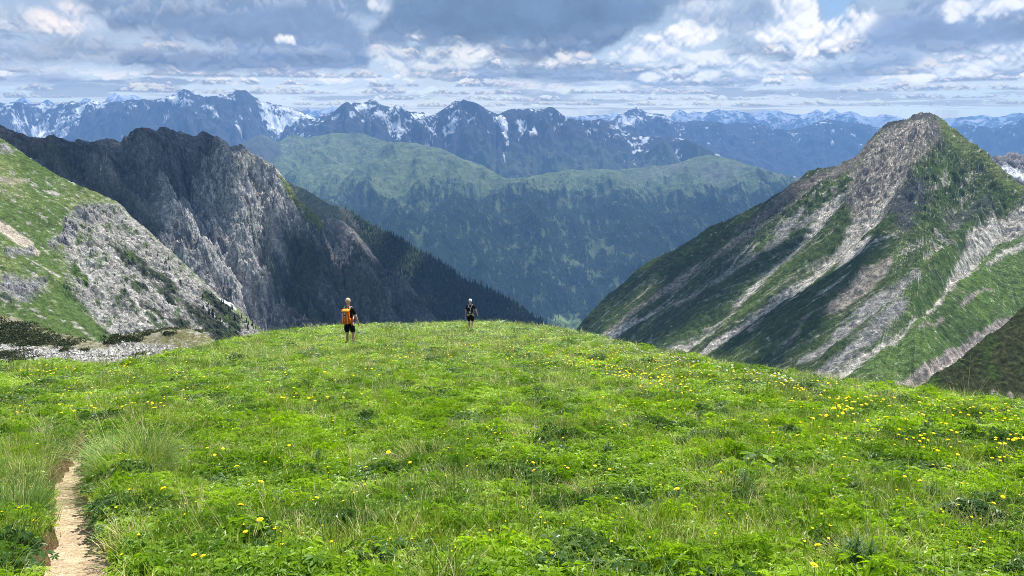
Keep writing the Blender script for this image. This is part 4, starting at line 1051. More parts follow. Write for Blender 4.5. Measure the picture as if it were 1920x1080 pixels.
def build_meadow():
    az = np.radians(np.concatenate([np.linspace(-180, -50, 40)[:-1], np.linspace(-50, -26, 300)[:-1], np.linspace(-26, 50, 260)[:-1], np.linspace(50, 180, 40)]))
    r = np.concatenate([[0.02, .3, .8], np.geomspace(1.3, 9, 200)[:-1], np.geomspace(9, 60, 110), [70, 90, 130, 200]])
    A, Q = np.meshgrid(az, r)
    x, y = Q * np.sin(A), Q * np.cos(A)
    z = ground_z(x, y)
    P = np.stack([x, y, z], -1)[::-1]
    x, y = P[..., 0], P[..., 1]
    C = np.zeros(P.shape) + np.array((.028, .034, .012))
    C = mixc(C, (.10, .085, .04), sstep(-.1, .4, fbm(x / .5, y / .5, 4, .6, 420)))
    C = mixc(C, (.10, .14, .03), sstep(12, 30, np.hypot(x, y)))
    d = path_d(x, y)
    C = mixc(C, (.13, .085, .05), sstep(.08, -.01, d))
    m, nt = new_mat('meadow_soil')
    L = nt.links.new
    at = nd(nt, 'ShaderNodeAttribute', attribute_name='albedo'); tc = nd(nt, 'ShaderNodeTexCoord')
    n = nd(nt, 'ShaderNodeTexNoise'); n.inputs['Scale'].default_value = 30; n.inputs['Detail'].default_value = 6; L(tc.outputs['Object'], n.inputs['Vector'])
    mr = nd(nt, 'ShaderNodeMapRange'); mr.inputs['To Min'].default_value = .4; mr.inputs['To Max'].default_value = 1.6; L(n.outputs['Fac'], mr.inputs['Value'])
    vm = nd(nt, 'ShaderNodeVectorMath', operation='SCALE'); L(at.outputs['Color'], vm.inputs[0]); L(mr.outputs[0], vm.inputs['Scale'])
    bs = nd(nt, 'ShaderNodeBsdfDiffuse'); L(vm.outputs[0], bs.inputs[0])
    bp = nd(nt, 'ShaderNodeBump'); bp.inputs['Distance'].default_value = .03; L(n.outputs['Fac'], bp.inputs['Height']); L(bp.outputs[0], bs.inputs['Normal'])
    o = nd(nt, 'ShaderNodeOutputMaterial'); L(bs.outputs[0], o.inputs['Surface'])
    tag(grid_mesh('ground', P, m, C), kind='structure')
build_meadow()

def build_path():
    pts = np.array([(p[0], p[1]) for p in PATH_W]); wd = np.array([p[2] for p in PATH_W])
    s = np.concatenate([[0], np.cumsum(np.linalg.norm(np.diff(pts, axis=0), axis=1))])
    q = np.linspace(0, s[-1], 420)
    cx, cy, w = np.interp(q, s, pts[:, 0]), np.interp(q, s, pts[:, 1]), np.interp(q, s, wd)
    tx, ty = np.gradient(cx), np.gradient(cy); l = np.hypot(tx, ty); nx, ny = -ty / l, tx / l
    v = np.linspace(-1, 1, 60)[None]
    X = cx[:, None] + nx[:, None] * v * (w + .03)[:, None]; Y = cy[:, None] + ny[:, None] * v * (w + .03)[:, None]
    Z = ground_z(cx, cy)[:, None] * 0 + meadow_base(X, Y) - .148 + .035 * np.abs(v) ** 3 + .012 * fbm(X / .12, Y / .12, 5, .6, 430)
    P = np.stack([X, Y, Z], -1)
    C = np.zeros(P.shape) + np.array((.46, .36, .24))
    C = mixc(C, (.58, .47, .32), sstep(-.2, .4, fbm(X / .2, Y / .2, 5, .6, 431)))
    C = mixc(C, (.34, .25, .16), sstep(.15, .45, fbm(X / .05, Y / .09, 4, .6, 432)))
    C = mixc(C, (.22, .22, .07), sstep(.80, .95, q / q[-1])[:, None] * np.ones(60)[None])
    o = grid_mesh('path', P, terrain_mat('trodden_earth', 45, 1.0, .3, .02), C)
    tag(o, kind='structure')
    # small stones and crumbs of soil lying on the trail
    V, F = [], []
    for _ in range(420):
        i, j = random.randrange(420), random.randrange(3, 57)
        p = P[i, j]; r = random.uniform(.002, .007) * (2.0 if random.random() < .06 else 1)
        b = len(V)
        for dz, rr in ((-.2, 1.0), (.5, .7)):
            for k in range(5):
                a = k * 1.2566 + random.uniform(-.3, .3)
                V.append((p[0] + r * rr * math.cos(a), p[1] + r * rr * math.sin(a), p[2] + r * dz + r * .2))
        for k in range(5): F.append((b + k, b + (k + 1) % 5, b + 5 + (k + 1) % 5, b + 5 + k))
        F.append(tuple(b + 5 + k for k in range(5)))
    m, nt = new_mat('grit'); bs = nd(nt, 'ShaderNodeBsdfDiffuse'); bs.inputs[0].default_value = (.42, .35, .27, 1)
    o2 = nd(nt, 'ShaderNodeOutputMaterial'); nt.links.new(bs.outputs[0], o2.inputs[0])
    tag(poly_mesh('trail_grit', V, F, m), kind='stuff')
build_path()

# ---- leaf, blade and petal materials
def leaf_mat(name, c1, c2, trans=.45, gloss=.12, var=.35, spot=None, rough=.45):
    """two-tone living leaf: reflects, lets the sun through, slightly waxy; varies plant by plant and patch by patch"""
    m, nt = new_mat(name); L = nt.links.new
    oi = nd(nt, 'ShaderNodeObjectInfo')
    geo = nd(nt, 'ShaderNodeNewGeometry')
    n = nd(nt, 'ShaderNodeTexNoise'); n.inputs['Scale'].default_value = .9; n.inputs['Detail'].default_value = 3; L(geo.outputs['Position'], n.inputs['Vector'])
    ri = nd(nt, 'ShaderNodeMath', operation='ADD')
    mr = nd(nt, 'ShaderNodeMapRange'); mr.inputs['From Min'].default_value = .3; mr.inputs['From Max'].default_value = .7; L(n.outputs['Fac'], mr.inputs['Value'])
    h1 = nd(nt, 'ShaderNodeMath', operation='MULTIPLY'); h1.inputs[1].default_value = .45; L(mr.outputs[0], h1.inputs[0])
    h2 = nd(nt, 'ShaderNodeMath', operation='MULTIPLY'); h2.inputs[1].default_value = .30; L(oi.outputs['Random'], h2.inputs[0])
    h3 = nd(nt, 'ShaderNodeMath', operation='MULTIPLY'); h3.inputs[1].default_value = .25; L(geo.outputs['Random Per Island'], h3.inputs[0])
    L(h1.outputs[0], ri.inputs[0]); L(h2.outputs[0], ri.inputs[1])
    ri2 = nd(nt, 'ShaderNodeMath', operation='ADD'); L(ri.outputs[0], ri2.inputs[0]); L(h3.outputs[0], ri2.inputs[1])
    cr = nd(nt, 'ShaderNodeValToRGB'); cr.color_ramp.elements[0].color = (*c1, 1); cr.color_ramp.elements[1].color = (*c2, 1)
    cr.color_ramp.elements[0].position = .22; cr.color_ramp.elements[1].position = .80
    L(ri2.outputs[0], cr.inputs[0])
    d = nd(nt, 'ShaderNodeBsdfDiffuse'); L(cr.outputs[0], d.inputs[0])
    t = nd(nt, 'ShaderNodeBsdfTranslucent')
    tg = nd(nt, 'ShaderNodeMix', data_type='RGBA', blend_type='MULTIPLY'); tg.inputs[0].default_value = 1
    L(cr.outputs[0], tg.inputs[6]); tg.inputs[7].default_value = (1.5, 1.6, .55, 1); L(tg.outputs[2], t.inputs[0])
    mx = nd(nt, 'ShaderNodeMixShader'); mx.inputs[0].default_value = trans; L(d.outputs[0], mx.inputs[1]); L(t.outputs[0], mx.inputs[2])
    g = nd(nt, 'ShaderNodeBsdfGlossy'); g.inputs['Roughness'].default_value = rough; g.inputs['Color'].default_value = (.9, .95, .9, 1)
    fr = nd(nt, 'ShaderNodeFresnel'); fr.inputs[0].default_value = 1.35
    gm = nd(nt, 'ShaderNodeMath', operation='MULTIPLY'); gm.inputs[1].default_value = gloss * 4; L(fr.outputs[0], gm.inputs[0])
    mn = nd(nt, 'ShaderNodeMath', operation='MINIMUM'); mn.inputs[1].default_value = .045; L(gm.outputs[0], mn.inputs[0])
    m2 = nd(nt, 'ShaderNodeMixShader'); L(mn.outputs[0], m2.inputs[0]); L(mx.outputs[0], m2.inputs[1]); L(g.outputs[0], m2.inputs[2])
    o = nd(nt, 'ShaderNodeOutputMaterial'); L(m2.outputs[0], o.inputs[0])
    return m

M_HERB = leaf_mat('herb_leaf', (.070, .165, .005), (.31, .46, .008), .5, .10)
M_HERB2 = leaf_mat('dark_herb_leaf', (.035, .085, .018), (.085, .17, .03), .35, .16)
M_BLADE = leaf_mat('grass_blade', (.065, .14, .012), (.28, .36, .04), .42, .10)
M_BLADE2 = leaf_mat('sedge_blade', (.07, .145, .025), (.23, .33, .09), .4, .1)
M_STRAW = leaf_mat('dry_straw', (.36, .32, .14), (.62, .56, .32), .25, .06)
M_STEM = leaf_mat('flower_stem', (.07, .14, .02), (.10, .20, .03), .2, .08)
M_PETAL = leaf_mat('yellow_petal', (.88, .66, .008), (.95, .80, .02), .35, .03)
M_BUD = leaf_mat('seed_head', (.20, .17, .10), (.75, .74, .70), .2, .03)

class MB:
    def __init__(s): s.v, s.f, s.m = [], [], []
    def quad(s, pts, mi=0):
        b = len(s.v); s.v += [tuple(p) for p in pts]; s.f.append(tuple(range(b, b + len(pts)))); s.m.append(mi)
    def blade(s, base, az, length, lean, w, mi=0, seg=3, curl=.8, twist=0):
        """a tapering curved strip"""
        b = len(s.v); d = np.array([math.cos(az), math.sin(az)]); n = np.array([-d[1], d[0]])
        p = np.array(base, float); ang = lean
        for k in range(seg + 1):
            ww = w * (1 - (k / seg) ** 1.6) * .5 + w * .04
            nn = n * math.cos(twist) ; 
            s.v.append((p[0] + nn[0] * ww, p[1] + nn[1] * ww, p[2] + ww * math.sin(twist))); s.v.append((p[0] - nn[0] * ww, p[1] - nn[1] * ww, p[2] - ww * math.sin(twist)))
            st = length / seg
            p = p + np.array([d[0] * math.sin(ang) * st, d[1] * math.sin(ang) * st, math.cos(ang) * st]); ang += curl / seg
        for k in range(seg):
            s.f.append((b + 2 * k, b + 2 * k + 1, b + 2 * k + 3, b + 2 * k + 2)); s.m.append(mi)
    def leaf(s, c, nrm, az, size, mi=0, lobes=3, narrow=.42):
        """lobed leaf: folded diamonds fanned from the stalk"""
        n = np.array(nrm, float); n /= np.linalg.norm(n)
        a = np.array([math.cos(az), math.sin(az), 0]); a = a - n * (a @ n); a /= np.linalg.norm(a); t = np.cross(n, a)
        c = np.array(c, float)
        b = len(s.v); s.v.append(tuple(c))
        for i in range(lobes):
            th = (i - (lobes - 1) / 2) * (1.05 if lobes == 3 else .72)
            d = a * math.cos(th) + t * math.sin(th); e = np.cross(n, d)
            L = size * (1 if abs(th) < .1 else .85)
            m = c + d * L * .55
            k = len(s.v)
            s.v += [tuple(m + e * L * narrow * .5 + n * L * .10), tuple(c + d * L - n * L * .10), tuple(m - e * L * narrow * .5 + n * L * .10)]
            s.f.append((b, k, k + 1)); s.m.append(mi); s.f.append((b, k + 1, k + 2)); s.m.append(mi)
    def build(s, name, mats, parent=None, link=True, smooth=False):
        me = bpy.data.meshes.new(name); me.from_pydata(s.v, [], s.f)
        for m in mats: me.materials.append(m)
        me.polygons.foreach_set('material_index', s.m); me.update()
        if smooth: me.polygons.foreach_set('use_smooth', [True] * len(me.polygons))
        o = bpy.data.objects.new(name, me)
        if link: COL.objects.link(o)
        if parent: o.parent = parent
        return o

def herb_clump(n, rad, hgt, size, mats, lobes=3, blades=0, seed=0, narrow=.42):
    rd = random.Random(seed); b = MB()
    for _ in range(n):
        r = rad * math.sqrt(rd.random()); a = rd.uniform(0, 6.283)
        x, y = r * math.cos(a), r * math.sin(a)
        z = hgt * (1 - .45 * (r / rad) ** 2) * rd.uniform(.35, 1.05)
        tl = rd.uniform(.05, .75)
        aa = a + rd.uniform(-1.2, 1.2)
        b.leaf((x, y, z), (math.cos(aa) * tl, math.sin(aa) * tl, 1), rd.uniform(0, 6.283), size * rd.uniform(.6, 1.3), 0, lobes, narrow)
    for _ in range(blades):
        r = rad * math.sqrt(rd.random()); a = rd.uniform(0, 6.283)
        b.blade((r * math.cos(a), r * math.sin(a), 0), rd.uniform(0, 6.283), hgt * rd.uniform(1.0, 1.9), rd.uniform(0, .4), .0035, 1, 3, rd.uniform(.3, 1.1))
    return b

def grass_clump(n, rad, hgt, w, seed=0, lean=.5, dry=.06):
    rd = random.Random(seed); b = MB()
    for _ in range(n):
        r = rad * math.sqrt(rd.random()); a = rd.uniform(0, 6.283)
        b.blade((r * math.cos(a), r * math.sin(a), -.01), a + rd.uniform(-.9, .9), hgt * rd.uniform(.55, 1.15), rd.uniform(.0, lean), w * rd.uniform(.7, 1.3), 1 if rd.random() < dry else 0, 3, rd.uniform(.2, 1.3))
    return b

protos = bpy.data.collections.new('meadow_plants')
def proto(mb, name, mats):
    o = mb.build(name, mats, link=False); protos.objects.link(o); return o
def make_protos():
    for k in range(3): proto(herb_clump(64, .13, .12, .040, None, 3, 7, 10 + k), f'a{k}', [M_HERB, M_BLADE])               # 0-2 herb
    for k in range(2): proto(herb_clump(54, .13, .14, .044, None, 5, 8, 20 + k, .3), f'b{k}', [M_HERB, M_BLADE])         # 3-4 finer palmate herb
    for k in range(3): proto(grass_clump(58, .13, .17, .0055, 30 + k, .6, .12), f'c{k}', [M_BLADE, M_STRAW])                         # 5-7 grass
    for k in range(2): proto(grass_clump(44, .12, .19, .0044, 40 + k, .8, .22), f'd{k}', [M_BLADE2, M_STRAW])                # 8-9 sedge and straw
    for k in range(2): proto(herb_clump(50, .14, .12, .040, None, 5, 4, 50 + k, .36), f'e{k}', [M_HERB2, M_BLADE])           # 10-11 dark herb
    proto(grass_clump(40, .12, .18, .0032, 60, 1.0, 1.0), 'f0', [M_BLADE2, M_STRAW])                                           # 12 dry
make_protos()

def scatter_grass():
    pts = []
    # rings of even angular density, widening with distance
    r = 1.5
    rings = []
    while r < 62:
        sp = max(.092, .0105 * r)
        a0, a1 = (-1.15, 1.15) if r < 24 else (-.85, .85)
        n = int((a1 - a0) * r / sp)
        a = np.linspace(a0, a1, n) + RNG.uniform(-.5, .5, n) * (a1 - a0) / n
        rr = r + RNG.uniform(-.5, .5, n) * sp
        rings.append(np.column_stack([rr * np.sin(a), rr * np.cos(a), np.full(n, sp)]))
        r += sp
    p = np.concatenate(rings)
    x, y = p[:, 0], p[:, 1]
    Rc = np.interp(np.arctan2(x, y), _CAZ, _CR)
    keep = (np.hypot(x, y) < Rc + 9) & (path_d(x, y) > .068) & (RNG.random(len(x)) > .55 * sstep(.22, .4, fbm(x / .45, y / .45, 3, .55, 447)))
    p = p[keep]; x, y = p[:, 0], p[:, 1]; sp = p[:, 2]
    n = len(p)
    z = ground_z(x, y)
    r = np.hypot(x, y)
    f1 = fbm(x / 1.3, y / 1.3, 4, .55, 440); f2 = fbm(x / .6, y / .6, 3, .55, 441); f3 = fbm(x / 2.2, y / 2.2, 3, .5, 442)
    u = RNG.random(n)
    idx = RNG.integers(0, 3, n)
    g = u < .30 + 1.0 * f1 + .25 * sstep(9, 22, r)
    idx = np.where(g, 5 + RNG.integers(0, 3, n), idx)
    idx = np.where(~g & (f2 > .12), 3 + RNG.integers(0, 2, n), idx)
    idx = np.where((f3 > .20) & (RNG.random(n) < .40), 8 + RNG.integers(0, 2, n), idx)
    dk = fbm(x / .8 + 30, y / .8, 3, .55, 443)
    idx = np.where((dk > .20) & (RNG.random(n) < .75), 10 + RNG.integers(0, 2, n), idx)
    dry = fbm(x / .9 - 30, y / .9, 3, .55, 444)
    idx = np.where((dry > .30) & (RNG.random(n) < .5 * sstep(30, 12, r)), 12, idx)
    px, py = project(np.column_stack([x, y, z]))
    sedgy = stroke(px, py, [(-20, 960, 30), (40, 900, 50), (110, 830, 30)]) < 0
    idx = np.where(sedgy & (RNG.random(n) < .8), 8 + RNG.integers(0, 2, n), idx)
    s = np.clip(sp / .095, 1, 6) ** .8 * RNG.uniform(.8, 1.25, n)
    sz = RNG.uniform(.65, 1.35, n) * (1 + .45 * f1 + .9 * fbm(x / .38, y / .38, 3, .6, 448)) * np.clip(sp / .095, 1, 6) ** .22
    near = sstep(.05, .16, path_d(x, y))
    sz = sz * (.55 + .45 * near)
    s = s * (1 + .45 * sstep(5.5, 2.6, r)); sz = sz * (1 + .3 * sstep(5.5, 2.6, r))
    me = bpy.data.meshes.new('grass')
    me.vertices.add(n); me.vertices.foreach_set('co', np.column_stack([x, y, z]).astype(np.float32).ravel())
    a = me.attributes.new('pick', 'INT', 'POINT'); a.data.foreach_set('value', idx.astype(np.int32))
    a = me.attributes.new('turn', 'FLOAT_VECTOR', 'POINT')
    rot = np.column_stack([RNG.normal(0, .12, n) - .12, RNG.normal(0, .12, n), RNG.uniform(0, 6.283, n)]).astype(np.float32); a.data.foreach_set('vector', rot.ravel())
    a = me.attributes.new('size', 'FLOAT_VECTOR', 'POINT'); a.data.foreach_set('vector', np.column_stack([s, s, sz]).astype(np.float32).ravel())
    o = bpy.data.objects.new('grass', me); COL.objects.link(o)
    ng = bpy.data.node_groups.new('grow_meadow', 'GeometryNodeTree')
    ng.interface.new_socket('Geometry', in_out='INPUT', socket_type='NodeSocketGeometry'); ng.interface.new_socket('Geometry', in_out='OUTPUT', socket_type='NodeSocketGeometry')
    gi, go = ng.nodes.new('NodeGroupInput'), ng.nodes.new('NodeGroupOutput')
    ci = ng.nodes.new('GeometryNodeCollectionInfo'); ci.inputs['Collection'].default_value = protos; ci.inputs['Separate Children'].default_value = True; ci.inputs['Reset Children'].default_value = True
    ip = ng.nodes.new('GeometryNodeInstanceOnPoints'); ip.inputs['Pick Instance'].default_value = True
    def attr(nm, dt):
        q = ng.nodes.new('GeometryNodeInputNamedAttribute'); q.data_type = dt; q.inputs['Name'].default_value = nm; return q
    ai, ar, as_ = attr('pick', 'INT'), attr('turn', 'FLOAT_VECTOR'), attr('size', 'FLOAT_VECTOR')
    L = ng.links.new
    L(gi.outputs[0], ip.inputs['Points']); L(ci.outputs[0], ip.inputs['Instance'])
    L(next(q for q in ai.outputs if q.enabled and q.name == 'Attribute'), ip.inputs['Instance Index'])
    L(next(q for q in ar.outputs if q.enabled and q.name == 'Attribute'), ip.inputs['Rotation'])
    L(next(q for q in as_.outputs if q.enabled and q.name == 'Attribute'), ip.inputs['Scale'])
    L(ip.outputs[0], go.inputs[0])
    md = o.modifiers.new('grow', 'NODES'); md.node_group = ng
    tag(o, kind='stuff')
scatter_grass()
# ------------------------------------------------------------------ woods
def simple_mat(name, col, rough=.9, noise=None, bump=0.0, spec=False, trans=0):
    m, nt = new_mat(name); L = nt.links.new
    b = nd(nt, 'ShaderNodeBsdfPrincipled'); b.inputs['Base Color'].default_value = (*col, 1); b.inputs['Roughness'].default_value = rough
    b.inputs['Specular IOR Level'].default_value = .3 if spec else .08
    if noise:
        tc = nd(nt, 'ShaderNodeTexCoord'); n = nd(nt, 'ShaderNodeTexNoise'); n.inputs['Scale'].default_value = noise[0]; n.inputs['Detail'].default_value = 5
        L(tc.outputs['Object'], n.inputs['Vector'])
        mr = nd(nt, 'ShaderNodeMapRange'); mr.inputs['From Min'].default_value = .3; mr.inputs['From Max'].default_value = .7
        mr.inputs['To Min'].default_value = 1 - noise[1]; mr.inputs['To Max'].default_value = 1 + noise[1]; L(n.outputs['Fac'], mr.inputs['Value'])
        oi = nd(nt, 'ShaderNodeNewGeometry'); m2 = nd(nt, 'ShaderNodeMapRange'); m2.inputs['To Min'].default_value = 1 - noise[1] * .6; m2.inputs['To Max'].default_value = 1 + noise[1] * .6
        L(oi.outputs['Random Per Island'], m2.inputs['Value'])
        mm = nd(nt, 'ShaderNodeMath', operation='MULTIPLY'); L(mr.outputs[0], mm.inputs[0]); L(m2.outputs[0], mm.inputs[1])
        vm = nd(nt, 'ShaderNodeVectorMath', operation='SCALE'); vm.inputs[0].default_value = col; L(mm.outputs[0], vm.inputs['Scale']); L(vm.outputs[0], b.inputs['Base Color'])
        if bump:
            bp = nd(nt, 'ShaderNodeBump'); bp.inputs['Distance'].default_value = bump; L(n.outputs['Fac'], bp.inputs['Height']); L(bp.outputs[0], b.inputs['Normal'])
    o = nd(nt, 'ShaderNodeOutputMaterial'); L(b.outputs[0], o.inputs[0])
    return m

M_CONIFER = simple_mat('conifer_needles', (.024, .042, .020), .9, (.25, .75))
M_BARK = simple_mat('bark', (.10, .075, .055), .9, (2, .3))

def scatter_on(P, w, n, seed):
    """n points on a grid surface, by weight times area"""
    rg = np.random.default_rng(seed)
    a = np.linalg.norm(np.cross(P[1:, :-1] - P[:-1, :-1], P[:-1, 1:] - P[:-1, :-1]), axis=-1)
    # even in the plane seen from the meadow rather than in area, so that near and far slopes carry like numbers
    ww = (w[:-1, :-1] * a ** .6).ravel(); ww = ww / ww.sum()
    i = rg.choice(ww.size, n, p=ww); r, c = np.divmod(i, P.shape[1] - 1)
    u, v = rg.random(n)[:, None], rg.random(n)[:, None]
    return P[r, c] * (1 - u) * (1 - v) + P[r + 1, c] * u * (1 - v) + P[r, c + 1] * (1 - u) * v + P[r + 1, c + 1] * u * v

def forest(name, pts, h0, h1, sides, seed, label=None):
    rg = np.random.default_rng(seed); n = len(pts)
    h = rg.uniform(h0, h1, n) * rg.choice([1, 1, .7], n); r = h * rg.uniform(.13, .19, n); a0 = rg.uniform(0, 6.28, n)
    k = np.arange(sides)
    ang = a0[:, None] + k[None] * 2 * np.pi / sides
    jr = r[:, None] * rg.uniform(.7, 1.2, (n, sides))
    base = np.stack([pts[:, None, 0] + jr * np.cos(ang), pts[:, None, 1] + jr * np.sin(ang), np.repeat((pts[:, 2] - .5)[:, None], sides, 1) + h[:, None] * rg.uniform(.0, .1, (n, sides))], -1)
    tip = np.stack([pts[:, 0] + h * rg.normal(0, .02, n), pts[:, 1], pts[:, 2] + h], -1)[:, None]
    v = np.concatenate([base, tip], 1).reshape(-1, 3)
    s = np.arange(n)[:, None] * (sides + 1)
    f = np.stack([s + k[None], s + (k[None] + 1) % sides, np.repeat(s + sides, sides, 1)], -1).reshape(-1, 3)
    me = bpy.data.meshes.new(name)
    me.vertices.add(len(v)); me.vertices.foreach_set('co', v.astype(np.float32).ravel())
    me.loops.add(f.size); me.loops.foreach_set('vertex_index', f.ravel().astype(np.int32))
    me.polygons.add(len(f)); me.polygons.foreach_set('loop_start', np.arange(0, f.size, 3, dtype=np.int32)); me.polygons.foreach_set('loop_total', np.full(len(f), 3, np.int32))
    me.update(); me.materials.append(M_CONIFER)
    o = bpy.data.objects.new(name, me); COL.objects.link(o)
    return tag(o, kind='stuff')

P_, w_ = FOREST_PTS['far']; forest('conifer_forest', scatter_on(P_, np.clip(w_, 0, 1) ** 1.5 + .002, 46000, 1), 17, 30, 4, 501)
P_, w_ = FOREST_PTS['shoulder']; forest('conifer_forest', scatter_on(P_, w_ ** 1.6, 9000, 2), 9, 19, 5, 502)

def conifer_mesh(h, seed):
    """layered spruce crown: tiers of drooping ragged boughs"""
    rd = random.Random(seed); b = MB(); tiers = 9
    for i in range(tiers):
        z0 = h * (.10 + .86 * i / tiers); rr = h * .20 * (1 - i / tiers) ** .8 + h * .015; n = 9
        off = rd.uniform(0, 1)
        for k in range(n):
            a = (k + off) * 6.283 / n; r = rr * rd.uniform(.65, 1.15)
            c, s = math.cos(a), math.sin(a); w = .36 * r
            b.quad([(0, 0, z0 + h * .13), (c * r * .6 - s * w, s * r * .6 + c * w, z0 + h * .02), (c * r, s * r, z0 - h * .035), (c * r * .6 + s * w, s * r * .6 - c * w, z0 + h * .02)])
    return b

def conifers():
    meshes = []
    for k in range(3):
        crown = conifer_mesh(10, 70 + k); t = MB(); n = 6
        for i in range(n):
            a, a2 = i * 6.283 / n, (i + 1) * 6.283 / n
            t.quad([(.22 * math.cos(a), .22 * math.sin(a), -1.5), (.22 * math.cos(a2), .22 * math.sin(a2), -1.5), (.06 * math.cos(a2), .06 * math.sin(a2), 8.5), (.06 * math.cos(a), .06 * math.sin(a), 8.5)])
        o1 = crown.build('crown', [M_CONIFER], link=False); o2 = t.build('trunk', [M_BARK], link=False)
        meshes.append((o1.data, o2.data))
    spots = []
    P, px, py = FOREST_PTS['hill']
    rd = random.Random(5)
    def at(qx, qy):
        d = (px - qx) ** 2 + (py - qy) ** 2; i = np.unravel_index(np.argmin(d), d.shape); return P[i]
    for (a, b, n, lab, grp) in [((402, 566), (440, 596), 16, 'dark conifer in the stand at the foot of the pale scree hillside', 'conifers at the foot of the scree'),
                                ((440, 600), (476, 622), 14, 'dark conifer in the row beside the lowest scree gully, above the meadow edge', 'conifers beside the scree gully'),
                                ((380, 570), (425, 625), 16, 'dark conifer among dwarf pines low on the scree hillside', 'conifers among the dwarf pines'),
                                ((262, 455), (278, 470), 3, 'small lone conifer on the upper scree rim', 'conifers on the scree rim'),
                                ((300, 485), (345, 540), 7, 'small conifer scattered on the pale scree flank', 'conifers scattered on the scree')]:
        for i in range(n):
            t = rd.random(); q = at(a[0] + (b[0] - a[0]) * t + rd.uniform(-7, 7), a[1] + (b[1] - a[1]) * t + rd.uniform(-7, 7))
            spots.append((q, rd.uniform(2, 5.2) if n > 8 else rd.uniform(2, 4.5), lab, grp))
    P2, w2 = FOREST_PTS['shoulder']; X2, Y2 = project(P2)
    for qx, qy in [(662, 399), (700, 424), (706, 428), (765, 458), (772, 464), (781, 470), (800, 478), (806, 482), (822, 490), (836, 497), (842, 503), (850, 509), (858, 515), (868, 522), (880, 528), (890, 532), (902, 536), (914, 542), (925, 548), (941, 556), (955, 563), (968, 571), (985, 582), (1000, 592), (1016, 603)]:
        d = (X2 - qx) ** 2 + (Y2 - qy) ** 2; i = np.unravel_index(np.argmin(d), d.shape)
        spots.append((P2[i], rd.uniform(9, 17), 'dark conifer standing up on the skyline of the wooded ridge', 'conifers on the wooded skyline'))
    for q, h, lab, grp in spots:
        e = bpy.data.objects.new('conifer', None); e.location = q; s = h / 10; e.scale = (s * rd.uniform(.85, 1.2), s, s); e.rotation_euler = (0, 0, rd.uniform(0, 6)); COL.objects.link(e)
        tag(e, lab, 'tree', grp)
        k = rd.randrange(3)
        for nm, me in (('crown', meshes[k][0]), ('trunk', meshes[k][1])):
            o = bpy.data.objects.new(nm, me); COL.objects.link(o); o.parent = e
conifers()

# ------------------------------------------------------------------ dwarf pines and boulders in the rubble hollow
M_PINE = leaf_mat('dwarf_pine_needles', (.022, .034, .012), (.060, .075, .026), .12, .03)
M_LIME = simple_mat('limestone', (.43, .42, .395), .9, (1.2, .35), .12)
M_WOOD = simple_mat('pine_wood', (.14, .10, .07), .9, (3, .3))
RP, RX, RY = FOREST_PTS['rubble']
def rub_at(qx, qy):
    d = (RX - qx) ** 2 + ((RY - qy) * 1.5) ** 2; i = np.unravel_index(np.argmin(d), d.shape); return RP[i]

def shrub_mesh(seed, n=900, spread=(1, 1), flat=.45):
    rd = random.Random(seed); b = MB()
    lobes = [(rd.uniform(-.7, .7), rd.uniform(-.5, .5), rd.uniform(.3, .62)) for _ in range(9)]
    for _ in range(n):
        lx, ly, lr = rd.choice(lobes)
        th = rd.uniform(0, 6.283); u = rd.uniform(0, 1); ph = math.acos(1 - u)
        r = lr * rd.uniform(.82, 1.06)
        nx, ny, nz = math.sin(ph) * math.cos(th), math.sin(ph) * math.sin(th), math.cos(ph)
        c = np.array([lx + nx * r, ly + ny * r, max(.0, nz * r * flat * 1.3)])
        s = rd.uniform(.045, .085)
        t = np.array([-ny, nx, rd.uniform(-.3, .3)]); n2 = np.array([nx, ny, nz + .5]); q = np.cross(t, n2)
        b.quad([c + t * s, c + q * s * .7 + n2 * s * .4, c - t * s, c - q * s * .7 + n2 * s * .5])
    return b

